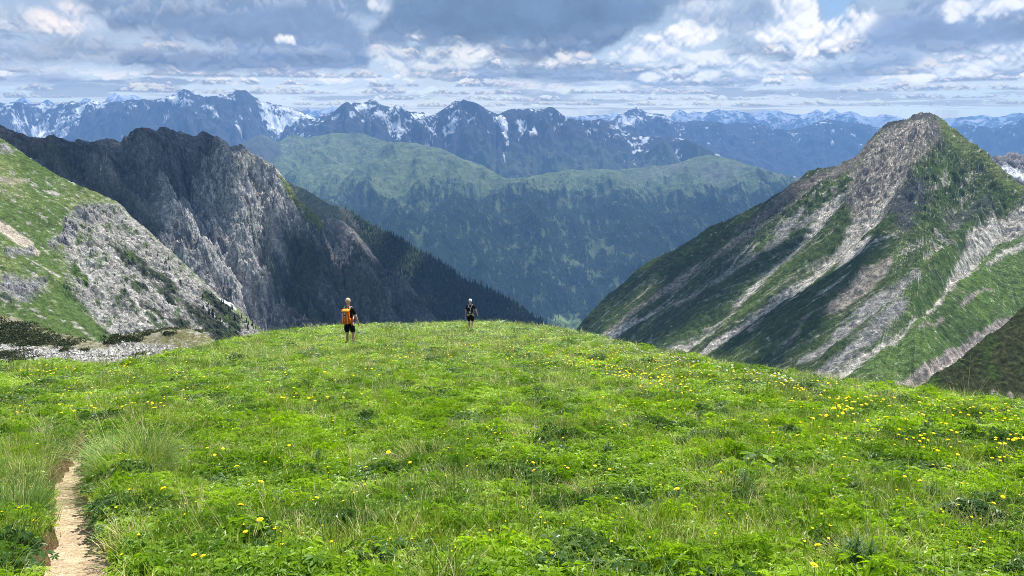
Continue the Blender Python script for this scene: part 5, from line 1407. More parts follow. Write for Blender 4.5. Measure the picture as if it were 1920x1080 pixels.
def dwarf_pines():
    ms = [shrub_mesh(80 + k).build('foliage', [M_PINE], link=False).data for k in range(3)]
    st = MB(); rd = random.Random(3)
    for k in range(7):
        a = rd.uniform(0, 6.28); L = rd.uniform(.5, .9); w = .03
        c, s = math.cos(a), math.sin(a)
        st.quad([(-s * w, c * w, -.1), (s * w, -c * w, -.1), (c * L, s * L, .22)]); st.quad([(0, 0, -.1), (0, 0, -.02), (c * L, s * L, .22)])
    sm = st.build('branches', [M_WOOD], link=False).data
    def put(qx, qy, wpx, hpx, lab, grp=None):
        q = rub_at(qx, qy + hpx * .35)
        d = np.linalg.norm(q - EYE); w = wpx * d / FOC
        e = bpy.data.objects.new('dwarf_pine', None); e.location = q - np.array([0, 0, .1]); COL.objects.link(e)
        e.scale = (w / 2 / .95, w / 2 / .95 * rd.uniform(.8, 1.1), hpx * d / FOC / .62); e.rotation_euler = (0, 0, rd.uniform(-.3, .3))
        tag(e, lab, 'shrub', grp)
        for nm, me in (('foliage', rd.choice(ms)), ('branches', sm)):
            o = bpy.data.objects.new(nm, me); COL.objects.link(o); o.parent = e
    for (x, y, w, h, lab) in [(75, 682, 30, 13, 'round dark dwarf pine alone in the white rubble just above the left meadow edge'), (112, 676, 30, 12, 'low dark dwarf pine on white rubble right of the round lone one'),
                              (262, 662, 17, 12, 'small round dwarf pine at the right end of the white rubble'), (158, 655, 14, 12, 'small dwarf pine in the middle of the white rubble'),
                              (122, 655, 22, 10, 'dwarf pine hanging below the dark belt into the rubble'), (14, 665, 42, 12, 'wide flat dwarf pine at the left picture edge above the flowers'),
                              (35, 672, 46, 12, 'olive dwarf pine mat between rubble and meadow at lower left'), (225, 630, 44, 16, 'large dwarf pine at the left end of the hummock'),
                              (250, 634, 26, 13, 'dwarf pine in front of the large one on the hummock'), (210, 640, 26, 12, 'dwarf pine low at the left foot of the hummock'),
                              (285, 621, 44, 8, 'flat dwarf pine on the crest of the hummock'), (325, 618, 46, 7, 'dwarf pine mat along the hummock top'), (370, 622, 34, 7, 'dark dwarf pine at the right shoulder of the hummock'),
                              (318, 634, 22, 9, 'olive dwarf pine on the sunny face of the hummock'), (160, 690, 26, 10, 'dwarf pine half hidden behind the meadow edge'), (312, 662, 14, 8, 'little dwarf pine at the foot of the mossy hummock')]:
        put(x, y, w, h, lab)
    grp = 'dwarf pines in the dark belt'
    for row in range(5):
        for i in range(13):
            x = -40 + i * 19 + rd.uniform(-9, 9); y = 601 + row * 8.5 + rd.uniform(-3, 3) + max(0, (x) / 190 * 24) * (1 - row / 5)
            if x > 185 or y > 656 or y < np.interp(x, [-100, 0, 33, 66, 131, 188], [592, 598, 602, 618, 634, 646]) + 4: continue
            wh = ('at the left picture edge' if x < 30 else 'in the middle' if x < 100 else 'at the right tip') + ' of the dark belt, ' + ('top row' if row < 2 else 'lower rows')
            put(x, y, rd.uniform(34, 60), rd.uniform(9, 14), 'dark dwarf pine ' + wh, grp + ' ' + wh)
dwarf_pines()

def rock_mesh(seed, n=14):
    rg = np.random.default_rng(seed); bm = bmesh.new()
    for p in rg.normal(0, 1, (n, 3)):
        p = p / np.linalg.norm(p) * rg.uniform(.7, 1.1); bm.verts.new(tuple(p * [1, .8, .7]))
    r = bmesh.ops.convex_hull(bm, input=bm.verts)
    bmesh.ops.delete(bm, geom=[g for g in r['geom_interior'] if isinstance(g, bmesh.types.BMVert)], context='VERTS')
    me = bpy.data.meshes.new('boulder'); bm.to_mesh(me); bm.free(); me.materials.append(M_LIME); return me

def boulders():
    ms = [rock_mesh(90 + k) for k in range(8)]; rd = random.Random(11)
    region = [(-40, 648), (60, 652), (190, 658), (236, 640), (300, 655), (370, 665), (330, 700), (220, 712), (0, 730), (-60, 735)]
    spots = []
    while len(spots) < 300:
        x, y = rd.uniform(-20, 390), rd.uniform(640, 712)
        if inside(np.array([x]), np.array([y]), region)[0]: spots.append((x, y, rd.uniform(3, 6) * (1.8 if rd.random() < .12 else 1)))
    for x, y, s in spots:
        q = rub_at(x, y); d = np.linalg.norm(q - EYE); w = s * d / FOC / 1.6
        o = bpy.data.objects.new('boulder', rd.choice(ms)); COL.objects.link(o); o.location = q + np.array([0, 0, w * .25]); o.scale = (w, w * rd.uniform(.8, 1.3), w * rd.uniform(.6, 1)); o.rotation_euler = (rd.uniform(-.5, .5), rd.uniform(-.5, .5), rd.uniform(0, 6))
        row = 'upper' if y < 664 else ('lower' if y > 684 else 'middle')
        part = ('far left' if x < 65 else 'left' if x < 130 else 'middle' if x < 190 else 'right middle' if x < 250 else 'right' if x < 310 else 'far right') + ' ' + row
        if s > 6.5: tag(o, f'large pale limestone block in the {part} part of the rubble hollow', 'boulder', f'large limestone blocks, {part} part of the hollow')
        else: tag(o, f'small angular white limestone block, {part} part of the rubble hollow', 'boulder', f'limestone blocks, {part} part of the hollow')
    # the finer rubble between them
    V, F = [], []
    rg = np.random.default_rng(12); c = 0
    tet = np.array([(1, 0, -.5), (-.6, .9, -.5), (-.7, -.8, -.4), (.1, 0, .9), (.5, -.7, .3)]); tf = [(0, 1, 3), (1, 2, 3), (2, 4, 3), (4, 0, 3), (0, 4, 2), (0, 2, 1)]
    while c < 6000:
        x, y = rg.uniform(-300, 390), rg.uniform(640, 740)
        if x > -40 and not inside(np.array([x]), np.array([y]), region)[0]: c += 1; continue
        j = int(np.clip(np.searchsorted(RX[0], x), 1, RX.shape[1] - 1)); i = int(np.argmin(np.abs(RY[:, j] - y)))
        q = RP[i, j]; s = rg.uniform(.12, .5); a = rg.uniform(0, 6.28); R3 = np.array([[math.cos(a), -math.sin(a), 0], [math.sin(a), math.cos(a), 0], [0, 0, 1]])
        b = len(V); V += [tuple(q + (R3 @ t) * s * rg.uniform(.7, 1.3)) for t in tet]; F += [tuple(b + k for k in f) for f in tf]; c += 1
    tag(poly_mesh('rubble', V, F, M_LIME), kind='stuff')
boulders()

# ------------------------------------------------------------------ plants of the meadow that one can point to
_gx0, _gy0, _gs = -34.0, -1.0, .06
_GXX, _GYY = np.meshgrid(np.arange(_gx0, 36, _gs), np.arange(_gy0, 64, _gs))
_GZ = ground_z(_GXX, _GYY)
def gz(x, y):
    u = min(max((x - _gx0) / _gs, 0), _GZ.shape[1] - 2.001); v = min(max((y - _gy0) / _gs, 0), _GZ.shape[0] - 2.001)
    i, j = int(v), int(u); fv, fu = v - i, u - j
    return float((_GZ[i, j] * (1 - fu) + _GZ[i, j + 1] * fu) * (1 - fv) + (_GZ[i + 1, j] * (1 - fu) + _GZ[i + 1, j + 1] * fu) * fv)

def ghit(px, py, h=0.0):
    r = ray(px, py); rx, ry, rz = map(float, r); t = 1.5
    for _ in range(160):
        g = 1.65 + rz * t - gz(rx * t, ry * t) - h
        if abs(g) < .002: break
        t += min(max(g * .9, -.5), 1.2)
        if t > 70: break
    return np.array([rx * t, ry * t, 1.65 + rz * t - h])

def thing(name, label, cat, loc, group=None, rz=0):
    e = bpy.data.objects.new(name, None); e.location = loc; e.rotation_euler = (0, 0, rz); COL.objects.link(e)
    return tag(e, label, cat, group)

def tussocks():
    rd = random.Random(21)
    for (x, y, w, h, n, lab) in [(232, 868, 175, 85, 1500, 'large dense light green grass tussock on the right bank of the trail'),
                                 (285, 850, 90, 100, 260, 'straw-tipped dry grass tuft at the right side of the large tussock'),
                                 (45, 960, 130, 80, 1100, 'leaning pale green tussock on the left bank of the trail'),
                                 (18, 860, 90, 60, 500, 'dark green tussock at the left picture edge above the trail'),
                                 (515, 830, 70, 50, 260, 'small wiry tuft in the left middle of the meadow'),
                                 (800, 860, 120, 55, 420, 'brownish dry tuft in the centre of the foreground'),
                                 (1000, 830, 120, 50, 420, 'dry bent-grass tuft right of the centre of the foreground'),
                                 (1370, 930, 130, 70, 420, 'straw-coloured tuft beside the broad-leaved plant'),
                                 (500, 668, 90, 40, 380, 'silvery tussock near the left crest of the meadow'),
                                 (930, 690, 70, 30, 260, 'pale tuft on the crest below the far hiker'),
                                 (1030, 715, 70, 32, 220, 'dry tuft right of the pale crest tuft'),
                                 (1210, 830, 90, 40, 240, 'greyish tuft below the five flowers on the right'),
                                 (1400, 1060, 200, 70, 600, 'bleached matted tuft at the bottom edge right of centre'),
                                 (1640, 1060, 140, 80, 400, 'bleached tuft at the bottom edge near the thistle'),
                                 (1215, 1010, 120, 80, 300, 'arching tuft with long seed stalks near the bottom'),
                                 (1810, 770, 30, 46, 40, 'few tall bleached stalks on the right crest'),
                                 (1610, 830, 70, 30, 200, 'brownish tuft below the densest flowers on the right'),
                                 (330, 1010, 110, 70, 300, 'upright green blade tuft between trail and bottom centre')]:
        q = ghit(x, y + h * .25); d = np.linalg.norm(q - EYE); r = w * d / FOC / 2; hh = h * d / FOC * 1.08
        e = thing('grass_tussock', lab, 'grass tussock', q)
        dry = 'dry' in lab or 'straw' in lab or 'bleach' in lab or 'brown' in lab
        g, s_ = MB(), MB()
        n = int(n * .75)
        for _ in range(n):
            rr = r * math.sqrt(rd.random()) * .72; a = rd.uniform(0, 6.283); xx, yy = rr * math.cos(a), rr * math.sin(a) * .8
            if q[0] < 0 and path_d(np.array([q[0] + xx]), np.array([q[1] + yy]))[0] < .08: continue
            zz = gz(q[0] + xx, q[1] + yy) - q[2]
            isd = rd.random() < (.6 if dry else .07)
            (s_ if isd else g).blade((xx, yy, zz - .01), a + rd.uniform(-.8, .8), hh * rd.uniform(.5, 1.05), rd.uniform(.15, 1.0), .0065 if not isd else .004, 0, 4, rd.uniform(.4, 1.4))
        for _ in range(8 if dry else 4):
            a = rd.uniform(0, 6.283); rr = r * .4
            s_.blade((rr * math.cos(a), rr * math.sin(a), 0), a, hh * rd.uniform(1.5, 2.2), rd.uniform(.1, .5), .003, 0, 5, rd.uniform(.2, .6))
        g.build('green_blades', [M_BLADE2 if 'pale' in lab or 'light' in lab or 'silver' in lab else M_BLADE], e)
        s_.build('dry_blades', [M_STRAW], e)
tussocks()

M_THISTLE = leaf_mat('thistle_leaf', (.045, .10, .035), (.12, .21, .08), .35, .12)
def leafy_things():
    rd = random.Random(33)
    # dense dark thistle-like rosettes
    for (x, y, w, h, lab) in [(1600, 1050, 90, 85, 'bushy dark blue-green thistle at the bottom edge, right of centre'), (1270, 935, 55, 50, 'grey-green thistle below the single large flower'),
                              (600, 862, 36, 42, 'small dark spiky plant left of the meadow centre'), (1745, 930, 40, 46, 'dark spiky plant in the right foreground'),
                              (1395, 905, 44, 50, 'upright whorled plant with a bare stem beside the broad leaves'), (1140, 845, 34, 36, 'dark feathery plant right of the meadow centre'),
                              (1675, 785, 26, 30, 'dark little plant under the flower band on the right'), (1738, 800, 26, 34, 'dark spiky plant in the upper right of the meadow'),
                              (660, 700, 30, 14, 'dark clump behind the nearer hiker to the right'), (410, 690, 40, 16, 'dark leafy clump near the left crest')]:
        q = ghit(x, y + h * .45); d = np.linalg.norm(q - EYE); hh = h * d / FOC * 1.1; r = w * d / FOC / 2
        e = thing('thistle', lab, 'plant', q)
        st, lf = MB(), MB(); hh *= .85
        for m_ in range(4):
            ma = m_ * 1.7 + rd.uniform(0, 1); mr = 0 if m_ == 0 else r * .42; h2 = hh * (1 if m_ == 0 else rd.uniform(.6, .85)); bx_, by_ = mr * math.cos(ma), mr * math.sin(ma)
            for q_ in (0, 1.57): st.blade((bx_, by_, -.02), q_, h2, .05, .012, 0, 3, .1)
            for i in range(34):
                z = h2 * (i / 34) ** .9; a = i * 2.4 + ma; L = r * (.85 - .45 * i / 34) * rd.uniform(.7, 1.2)
                lf.blade((bx_, by_, z), a, L, 1.15 - .7 * i / 34 + rd.uniform(-.2, .2), L * .17, 0, 4, .9)
                for k in (-1, 1):
                    lf.blade((bx_ + math.cos(a) * L * .4, by_ + math.sin(a) * L * .4, z + L * .16), a + k * .8, L * .38, 1.1, L * .09, 0, 2, .6)
        st.build('stem', [M_STEM], e)
        lf.build('leaves', [M_THISTLE], e)
    # broad-leaved dock
    for (x, y, w, lab, n) in [(1425, 895, 130, 'broad-leaved plant with rough round leaves in the right foreground', 14), (235, 905, 95, 'dark leafy cushion tucked under the large tussock beside the trail', 22),
                              (1480, 830, 60, 'dark low leafy cushion on the right of the meadow', 14), (1830, 990, 110, 'dark leafy hollow plant in the lower right corner', 16), (265, 745, 70, 'leafy bright clump near the left edge above the trail', 16)]:
        q = ghit(x, y); d = np.linalg.norm(q - EYE); r = w * d / FOC / 2
        e = thing('broadleaf_plant', lab, 'plant', q)
        if 'broad-leaved' not in lab:
            fb = MB()
            for i in range(260):
                a = rd.uniform(0, 6.283); rr = r * math.sqrt(rd.random()); tl = rd.uniform(.1, .8)
                fb.leaf((rr * math.cos(a), rr * math.sin(a), .06 + .12 * (1 - (rr / r) ** 2) * rd.uniform(.5, 1.2)), (math.cos(a) * tl, math.sin(a) * tl, 1), rd.uniform(0, 6.283), rd.uniform(.04, .075), 0, 5, .42)
            fb.build('foliage', [M_HERB2 if 'dark' in lab else M_HERB], e)
            sb = MB()
            for i in range(30): sb.blade((0, 0, -.02), i * 2.4, r * rd.uniform(.5, 1.0), .9, .006, 0, 3, .3)
            sb.build('stalks', [M_STEM], e)
            continue
        for i in range(n):
            b = MB(); a = i * 2.4; rr = r * math.sqrt((i + .5) / n); z = .10 + .10 * (1 - rr / r); s = r * rd.uniform(.17, .27)
            c = np.array([rr * math.cos(a), rr * math.sin(a), z]); nn = np.array([math.cos(a) * .35, math.sin(a) * .35, 1.0]); nn /= np.linalg.norm(nn)
            u = np.cross(nn, [0, 1, .1]); u /= np.linalg.norm(u); v = np.cross(nn, u); k0 = len(b.v); b.v.append(tuple(c - nn * s * .12))
            m = 11
            for j in range(m):
                t = 6.283 * j / m; q2 = s * (1 + .10 * math.cos(5 * t + i)) * (1 if j % 2 else .86)
                b.v.append(tuple(c + u * math.cos(t) * q2 + v * math.sin(t) * q2 + nn * s * .14 * math.sin(3 * t + i)))
            for j in range(m): b.f.append((k0, k0 + 1 + j, k0 + 1 + (j + 1) % m)); b.m.append(0)
            b.build('leaf', [M_HERB2 if 'dark' in lab or i % 3 else M_HERB], e)
        s_ = MB()
        for i in range(n):
            a = i * 2.4; rr = r * math.sqrt((i + .5) / n); s_.blade((0, 0, 0), a, max(.1, rr) * 1.05, 1.0, .008, 0, 3, .3)
        s_.build('stalks', [M_STEM], e)
leafy_things()

# ---- yellow flowers
def bloom_mesh(kind):
    b = MB(); n = 12 if kind == 0 else 5
    for ring in range(2 if kind == 0 else 1):
        for k in range(n):
            a = (k + .5 * ring) * 6.283 / n; r = 1.0 - .35 * ring; w = .34 if kind == 0 else .62; z = .1 + .22 * ring
            c, s = math.cos(a), math.sin(a)
            b.quad([(0, 0, z - .12), (c * r * .6 - s * w * r, s * r * .6 + c * w * r, z + .10), (c * r, s * r, z + (.06 if kind == 0 else .35)), (c * r * .6 + s * w * r, s * r * .6 - c * w * r, z + .10)], 0)
    for k in range(6):
        a, a2 = k * 1.047, (k + 1) * 1.047
        b.quad([(.3 * math.cos(a), .3 * math.sin(a), .25), (.3 * math.cos(a2), .3 * math.sin(a2), .25), (0, 0, .42)], 0)
        b.quad([(.42 * math.cos(a), .42 * math.sin(a), -.02), (.42 * math.cos(a2), .42 * math.sin(a2), -.02), (0, 0, -.3)], 1)
    return b
def flowers():
    rd = random.Random(44)
    blooms = [bloom_mesh(k).build('bloom', [M_PETAL, M_STEM], link=False).data for k in (0, 1)]
    stm = MB(); stm.blade((0, 0, 0), 0, 1.0, .0, .010, 0, 4, .10); stm.blade((0, 0, 0), 1.57, 1.0, .0, .010, 0, 4, .10)
    stem = stm.build('stem', [M_STEM], link=False).data
    def put(x, y, r, h, lab, grp=None, parts=True, kind=0):
        q = ghit(x, y, h)
        e = thing('yellow_flower', lab, 'flower', q, grp, rd.uniform(0, 6))
        s = bpy.data.objects.new('stem', stem); COL.objects.link(s); s.parent = e; s.scale = (.6, .6, h)
        o = bpy.data.objects.new('bloom', blooms[kind]); COL.objects.link(o); o.parent = e; o.location = (.05 * h * 0 + .045 * h, .045 * h, h * .995); o.scale = (r, r, r * .9); o.rotation_euler = (rd.uniform(-.2, .5), rd.uniform(-.3, .3), 0)
        return q
    near = [(455, 945, 'large yellow flower alone in the left foreground'), (303, 917, 'double yellow flower low right of the large trail tussock'), (309, 913, 'upper bloom of the pair right of the trail tussock'), (493, 903, 'yellow flower above the large lone one, left foreground'),
            (441, 874, 'small yellow flower in the left centre above the lone large one'), (541, 836, 'yellow flower beside the small wiry tuft'), (494, 867, 'yellow flower left of the dark spiky plant'), (385, 840, 'flower at the left end of the small trio right of the tussock'), (416, 842, 'flower at the right end of the small trio right of the tussock'), (400, 854, 'lowest flower of the trio right of the tussock'),
            (598, 934, 'small orange-yellow flower left of bottom centre'), (492, 972, 'small flower below and right of the large lone one'), (461, 994, 'small pale flower low in the left foreground'), (359, 1043, 'left one of two pale flowers near the bottom left'), (380, 1040, 'right one of two pale flowers near the bottom left'),
            (732, 848, 'full yellow flower left of the brown dry tuft'), (684, 875, 'small flower in the grass left of the dry tuft'), (767, 868, 'tiny flower just beside the brown dry tuft'), (877, 822, 'yellow flower right of the brown dry tuft'), (914, 800, 'upper yellow flower of the pair right of centre'), (928, 810, 'lower yellow flower of the pair right of centre'),
            (1129, 744, 'topmost of the loose cluster of flowers right of centre'), (1144, 763, 'left flower of the loose cluster right of centre'), (1154, 770, 'middle flower of the loose cluster right of centre'), (1166, 764, 'upper flower of the trio in the loose cluster'), (1175, 762, 'rightmost upper flower of the loose cluster'), (1178, 771, 'right lower flower of the loose cluster'),
            (1145, 802, 'left of the two flowers below the loose cluster'), (1168, 796, 'right of the two flowers below the loose cluster'), (1115, 875, 'double yellow flower in the centre right foreground'), (1140, 880, 'small flower beside the double one'), (1067, 876, 'small flower left of the double one'), (996, 867, 'small flower below the bent-grass tuft'), (1000, 880, 'tiny low flower below the bent-grass tuft'),
            (1266, 915, 'large yellow flower above the grey-green thistle'), (1531, 1020, 'upper large yellow flower left of the bushy thistle'), (1528, 1057, 'lower large yellow flower left of the bushy thistle'),
            (1582, 858, 'left of two flowers in the right middle'), (1605, 861, 'right of two flowers in the right middle'), (1723, 899, 'yellow flower in the right foreground near the spiky plant'), (1696, 892, 'small flower left of the spiky plant, right foreground'), (1880, 933, 'upper of two flowers near the right edge'), (1864, 945, 'lower of two flowers near the right edge'),
            (1752, 873, 'small yellow flower high in the right foreground'), (1775, 873, 'small yellow flower beside another in the right foreground'), (1802, 829, 'flower on a dark stem in the upper right'), (1863, 860, 'small flower below the right edge cluster'), (1891, 853, 'flower below the right edge cluster, near the edge')]
    for x, y, lab in near:
        big = 'large' in lab or 'full' in lab
        put(x, y, .024 if big else .0165, rd.uniform(.20, .28), lab)
    def zone(n, fx, size, h, lab, grp, kind=0):
        for _ in range(n):
            x, y = fx()
            try: put(x, y, size * rd.uniform(.75, 1.25), h * rd.uniform(.8, 1.25), lab, grp, kind=kind)
            except Exception: pass
    crest = lambda x: float(np.interp(x, [c[0] for c in CREST], [c[1] for c in CREST]))
    crest_off = 0
    def clus(cs, sx, sy):
        def f():
            c = rd.choice(cs); return c[0] + rd.gauss(0, sx), c[1] + rd.gauss(0, sy)
        return f
    def band(x0, x1, d0, d1, p=1.6):
        def f():
            x = rd.uniform(x0, x1); return x, crest(x) + d0 + (d1 - d0) * rd.random() ** p
        return f
    zone(38, band(1440, 1780, -6, 50), .021, .30, 'yellow flower in the dense band along the right crest of the meadow', 'flowers in the dense band on the right crest')
    zone(36, clus([(1500, 730), (1555, 748), (1610, 752), (1640, 745), (1600, 765), (1580, 770), (1545, 776), (1475, 722)], 16, 5), .022, .30, 'yellow flower in the tight clusters just below the right crest', 'flowers in the clusters below the right crest')
    zone(22, band(1780, 1925, -6, 30), .018, .26, 'yellow flower thinly spread on the crest at the far right', 'flowers on the far right crest')
    zone(12, clus([(1900, 817), (1880, 822), (1915, 822)], 9, 4), .017, .26, 'yellow flower in the cluster at the right picture edge', 'flowers in the right edge cluster')
    zone(20, band(1230, 1440, -3, 30), .022, .28, 'yellow flower on the crest between the hikers and the dense band', 'flowers on the middle right crest')
    zone(15, clus([(85, 690), (75, 682), (125, 688), (55, 696), (95, 700)], 13, 4), .022, .30, 'yellow flower in the clusters on the left crest', 'flowers on the left crest')
    zone(8, clus([(218, 668), (228, 676), (240, 680)], 8, 5), .022, .28, 'yellow flower in the small group right on the left crest before the rubble', 'flowers before the rubble')
    zone(26, clus([(15, 775), (40, 770), (80, 718), (170, 725), (110, 735), (200, 700), (208, 748), (300, 745), (275, 758), (340, 702), (410, 690), (145, 740), (75, 812), (225, 700)], 9, 5), .015, .24, 'small yellow flower scattered on the left slope of the meadow', 'flowers scattered on the left slope')
    zone(22, clus([(530, 735), (600, 700), (575, 732), (640, 715), (530, 690), (700, 700), (660, 740), (560, 745)], 16, 6), .020, .24, 'small yellow flower in front of the nearer hiker', 'flowers in front of the nearer hiker')
    # the countless small ones further up
    V, F, M = [], [], []
    def tiny(x, y, h, r):
        q = ghit(x, y, h); b = len(V); c = q + np.array([0, 0, h])
        for k in range(6):
            a = k * 1.047; V.append((c[0] + r * math.cos(a), c[1] + r * math.sin(a), c[2] + r * .2))
        V.append((c[0], c[1], c[2] - r * .5)); V.append((c[0], c[1], c[2] + r * .55))
        for k in range(6): F.append((b + k, b + (k + 1) % 6, b + 7)); F.append((b + (k + 1) % 6, b + k, b + 6)); M.extend((0, 0))
        b = len(V); V.extend([(c[0] - .003, c[1], c[2]), (c[0] + .003, c[1], c[2]), (q[0], q[1], q[2])]); F.append((b, b + 1, b + 2)); M.append(1)
    # batch the ray casts
    X, Y, H, S = [], [], [], []
    def add(n, f, h, r):
        for _ in range(n):
            x, y = f(); X.append(x); Y.append(y); H.append(h * rd.uniform(.7, 1.3)); S.append(r * rd.uniform(.7, 1.3))
    add(520, band(700, 1300, 0, 70, 1.3), .16, .020); add(260, band(880, 1250, 8, 60, 1), .16, .022); add(150, band(540, 880, 0, 80, 1.2), .16, .018); add(90, band(0, 560, 0, 90, 1), .2, .015)
    add(130, band(1200, 1900, 0, 110, 1.2), .22, .015); add(260, lambda: (rd.uniform(0, 1920), rd.uniform(740, 1040)), .18, .008)
    X, Y, H, S = map(np.array, (X, Y, H, S))
    for c, h, r in ((ghit(a, b_, h_) + np.array([0, 0, h_]), h_, r_) for a, b_, h_, r_ in zip(X, Y, H, S)):
        if c[0] < 0 and path_d(np.array([c[0]]), np.array([c[1]]))[0] < .04: continue
        b = len(V)
        for k in range(6):
            a = k * 1.047; V.append((c[0] + r * math.cos(a), c[1] + r * math.sin(a), c[2] + r * .2))
        V.append((c[0], c[1], c[2] - r * .5)); V.append((c[0], c[1], c[2] + r * .55))
        for k in range(6): F.append((b + k, b + (k + 1) % 6, b + 7)); F.append((b + (k + 1) % 6, b + k, b + 6)); M.extend((0, 0))
        b = len(V); V.extend([(c[0] - .003, c[1], c[2]), (c[0] + .003, c[1], c[2]), (c[0], c[1], c[2] - h)]); F.append((b, b + 1, b + 2)); M.append(1)
    tag(poly_mesh('small_wildflowers', V, F, [M_PETAL, M_STEM], mat_idx=M), kind='stuff')
    # fluffy seed heads along the crest and tall dry stalks
    b = MB()
    for _ in range(150):
        x = rd.choice([rd.uniform(600, 980), rd.uniform(600, 980), rd.uniform(1030, 1500)]); q = ghit(x, crest(x) + rd.uniform(0, 6), .28); h = rd.uniform(.24, .36); r = .028
        b.blade(q, rd.uniform(0, 6), h, .05, .006, 1, 2, .1)
        c = q + np.array([0, 0, h])
        for k in range(5): a = k * 1.2566; b.quad([c + [r * math.cos(a), r * math.sin(a), 0], c + [r * math.cos(a + 1.2566), r * math.sin(a + 1.2566), 0], c + [0, 0, r]], 0); b.quad([c + [r * math.cos(a + 1.2566), r * math.sin(a + 1.2566), 0], c + [r * math.cos(a), r * math.sin(a), 0], c - [0, 0, r]], 0)
    tag(b.build('seed_heads', [M_BUD, M_STEM]), kind='stuff')
    b = MB()
    xs = np.array([rd.uniform(0, 1920) for _ in range(900)]); ys = np.array([rd.choice([crest(x) + 4 + 30 * rd.random(), rd.uniform(700, 1070), rd.uniform(700, 1070)]) for x in xs])
    Q = [ghit(a, b_) for a, b_ in zip(xs, ys)]
    for q in Q:
        if q[0] < 0 and path_d(np.array([q[0]]), np.array([q[1]]))[0] < .06: continue
        far = min(2.2, max(1, np.hypot(q[0], q[1]) / 10))
        b.blade(q, rd.uniform(0, 6.28), rd.uniform(.25, .5), rd.uniform(.1, .7), .0028 * far, 0, 4, rd.uniform(.1, .8))
    tag(b.build('dry_grass_stalks', [M_STRAW]), kind='stuff')
    b = MB()
    for _ in range(4200):
        x = rd.uniform(-40, 1960); y = 640 + 470 * rd.random() ** .8
        if y < crest(x) + 6: continue
        q = ghit(x, y)
        if x < 400 and path_d(np.array([q[0]]), np.array([q[1]]))[0] < .10: continue
        far = min(2.0, max(1, np.hypot(q[0], q[1]) / 9)); m = rd.choice((1, 2, 3))
        for k in range(m): b.blade(q + np.array([rd.uniform(-.03, .03), rd.uniform(-.03, .03), 0]), rd.uniform(0, 6.28), rd.uniform(.18, .34), rd.uniform(.1, .8), .0048 * far, 0, 4, rd.uniform(.3, 1.3))
    tag(b.build('tall_grass', [M_BLADE]), kind='stuff')
flowers()
# ------------------------------------------------------------------ the two hikers
def skin_obj(name, J, E, mat, parent, root, sub=2, smooth_only=False):
    """J: {joint: (x, y, z, rx, ry)}; a continuous surface grown over the joints"""
    keys = list(J); ix = {k: i for i, k in enumerate(keys)}
    me = bpy.data.meshes.new(name); me.from_pydata([J[k][:3] for k in keys], [(ix[a], ix[b]) for a, b in E], []); me.materials.append(mat)
    o = bpy.data.objects.new(name, me); COL.objects.link(o); o.parent = parent
    md = o.modifiers.new('skin', 'SKIN'); md.use_smooth_shade = True; md.branch_smoothing = .25
    if not me.skin_vertices: me.skin_vertices.new() if hasattr(me.skin_vertices, 'new') else None
    sv_ = me.skin_vertices[0].data
    for k in keys:
        sv_[ix[k]].radius = (J[k][3], J[k][4]); sv_[ix[k]].use_root = (k == root)
    s = o.modifiers.new('sub', 'SUBSURF'); s.levels = sub; s.render_levels = sub
    return o

def chain(*k): return list(zip(k[:-1], k[1:]))

def box_loft(name, rings, mat, parent, n=16, sup=3.2, cap=True, smooth=True):
    """rounded-box sections (z, cx, cy, half width, half depth) lofted into one body"""
    v, f = [], []
    for (z, cx, cy, a, b) in rings:
        for k in range(n):
            t = 2 * math.pi * k / n; c, s = math.cos(t), math.sin(t)
            v.append((cx + a * math.copysign(abs(c) ** (2 / sup), c), cy + b * math.copysign(abs(s) ** (2 / sup), s), z))
    m = len(rings)
    for i in range(m - 1):
        for k in range(n): f.append((i * n + k, i * n + (k + 1) % n, (i + 1) * n + (k + 1) % n, (i + 1) * n + k))
    f.append(tuple(range(n))[::-1]); f.append(tuple((m - 1) * n + k for k in range(n)))
    return poly_mesh(name, v, f, mat, parent, smooth=smooth)

def tube(name, pts, r, mat, parent, n=6, flat=1.0):
    v, f = [], []; pts = [np.array(p, float) for p in pts]
    for i, p in enumerate(pts):
        d = pts[min(i + 1, len(pts) - 1)] - pts[max(i - 1, 0)]; d /= np.linalg.norm(d)
        a = np.cross(d, [0, 1, 0.01]); a /= np.linalg.norm(a); b = np.cross(d, a)
        for k in range(n):
            t = 2 * math.pi * k / n; v.append(tuple(p + a * math.cos(t) * r + b * math.sin(t) * r * flat))
    for i in range(len(pts) - 1):
        for k in range(n): f.append((i * n + k, i * n + (k + 1) % n, (i + 1) * n + (k + 1) % n, (i + 1) * n + k))
    f.append(tuple(range(n))[::-1]); f.append(tuple((len(pts) - 1) * n + k for k in range(n)))
    return poly_mesh(name, v, f, mat, parent, smooth=True)

M_SKIN = simple_mat('skin', (.56, .33, .24), .55, (9, .08), 0, True)
M_BLACK = simple_mat('black_cloth', (.012, .012, .015), .85, (30, .3), .004)
M_NAVY = simple_mat('dark_shorts', (.010, .012, .020), .85, (30, .3), .004)
M_SHOE = simple_mat('shoe_leather', (.06, .05, .045), .7, (30, .3), .003)
M_SOCK = simple_mat('grey_sock', (.30, .29, .28), .9, (60, .2))
M_BLOND = simple_mat('cropped_fair_hair', (.55, .42, .28), .8, (60, .35), .004)
M_WHITE = simple_mat('white_hair', (.85, .84, .82), .8, (60, .15), .004)
M_ORANGE = simple_mat('orange_pack_cloth', (.70, .13, .012), .65, (18, .15), .01)
M_AMBER = simple_mat('amber_lid_cloth', (.85, .32, .04), .6, (18, .12), .01)
M_STRAP = simple_mat('pale_strap', (.75, .62, .50), .7, (40, .1))
M_REDSTRAP = simple_mat('red_strap', (.75, .12, .07), .7, (40, .1))
M_GREY = simple_mat('grey_panel', (.42, .42, .43), .6, (30, .2))
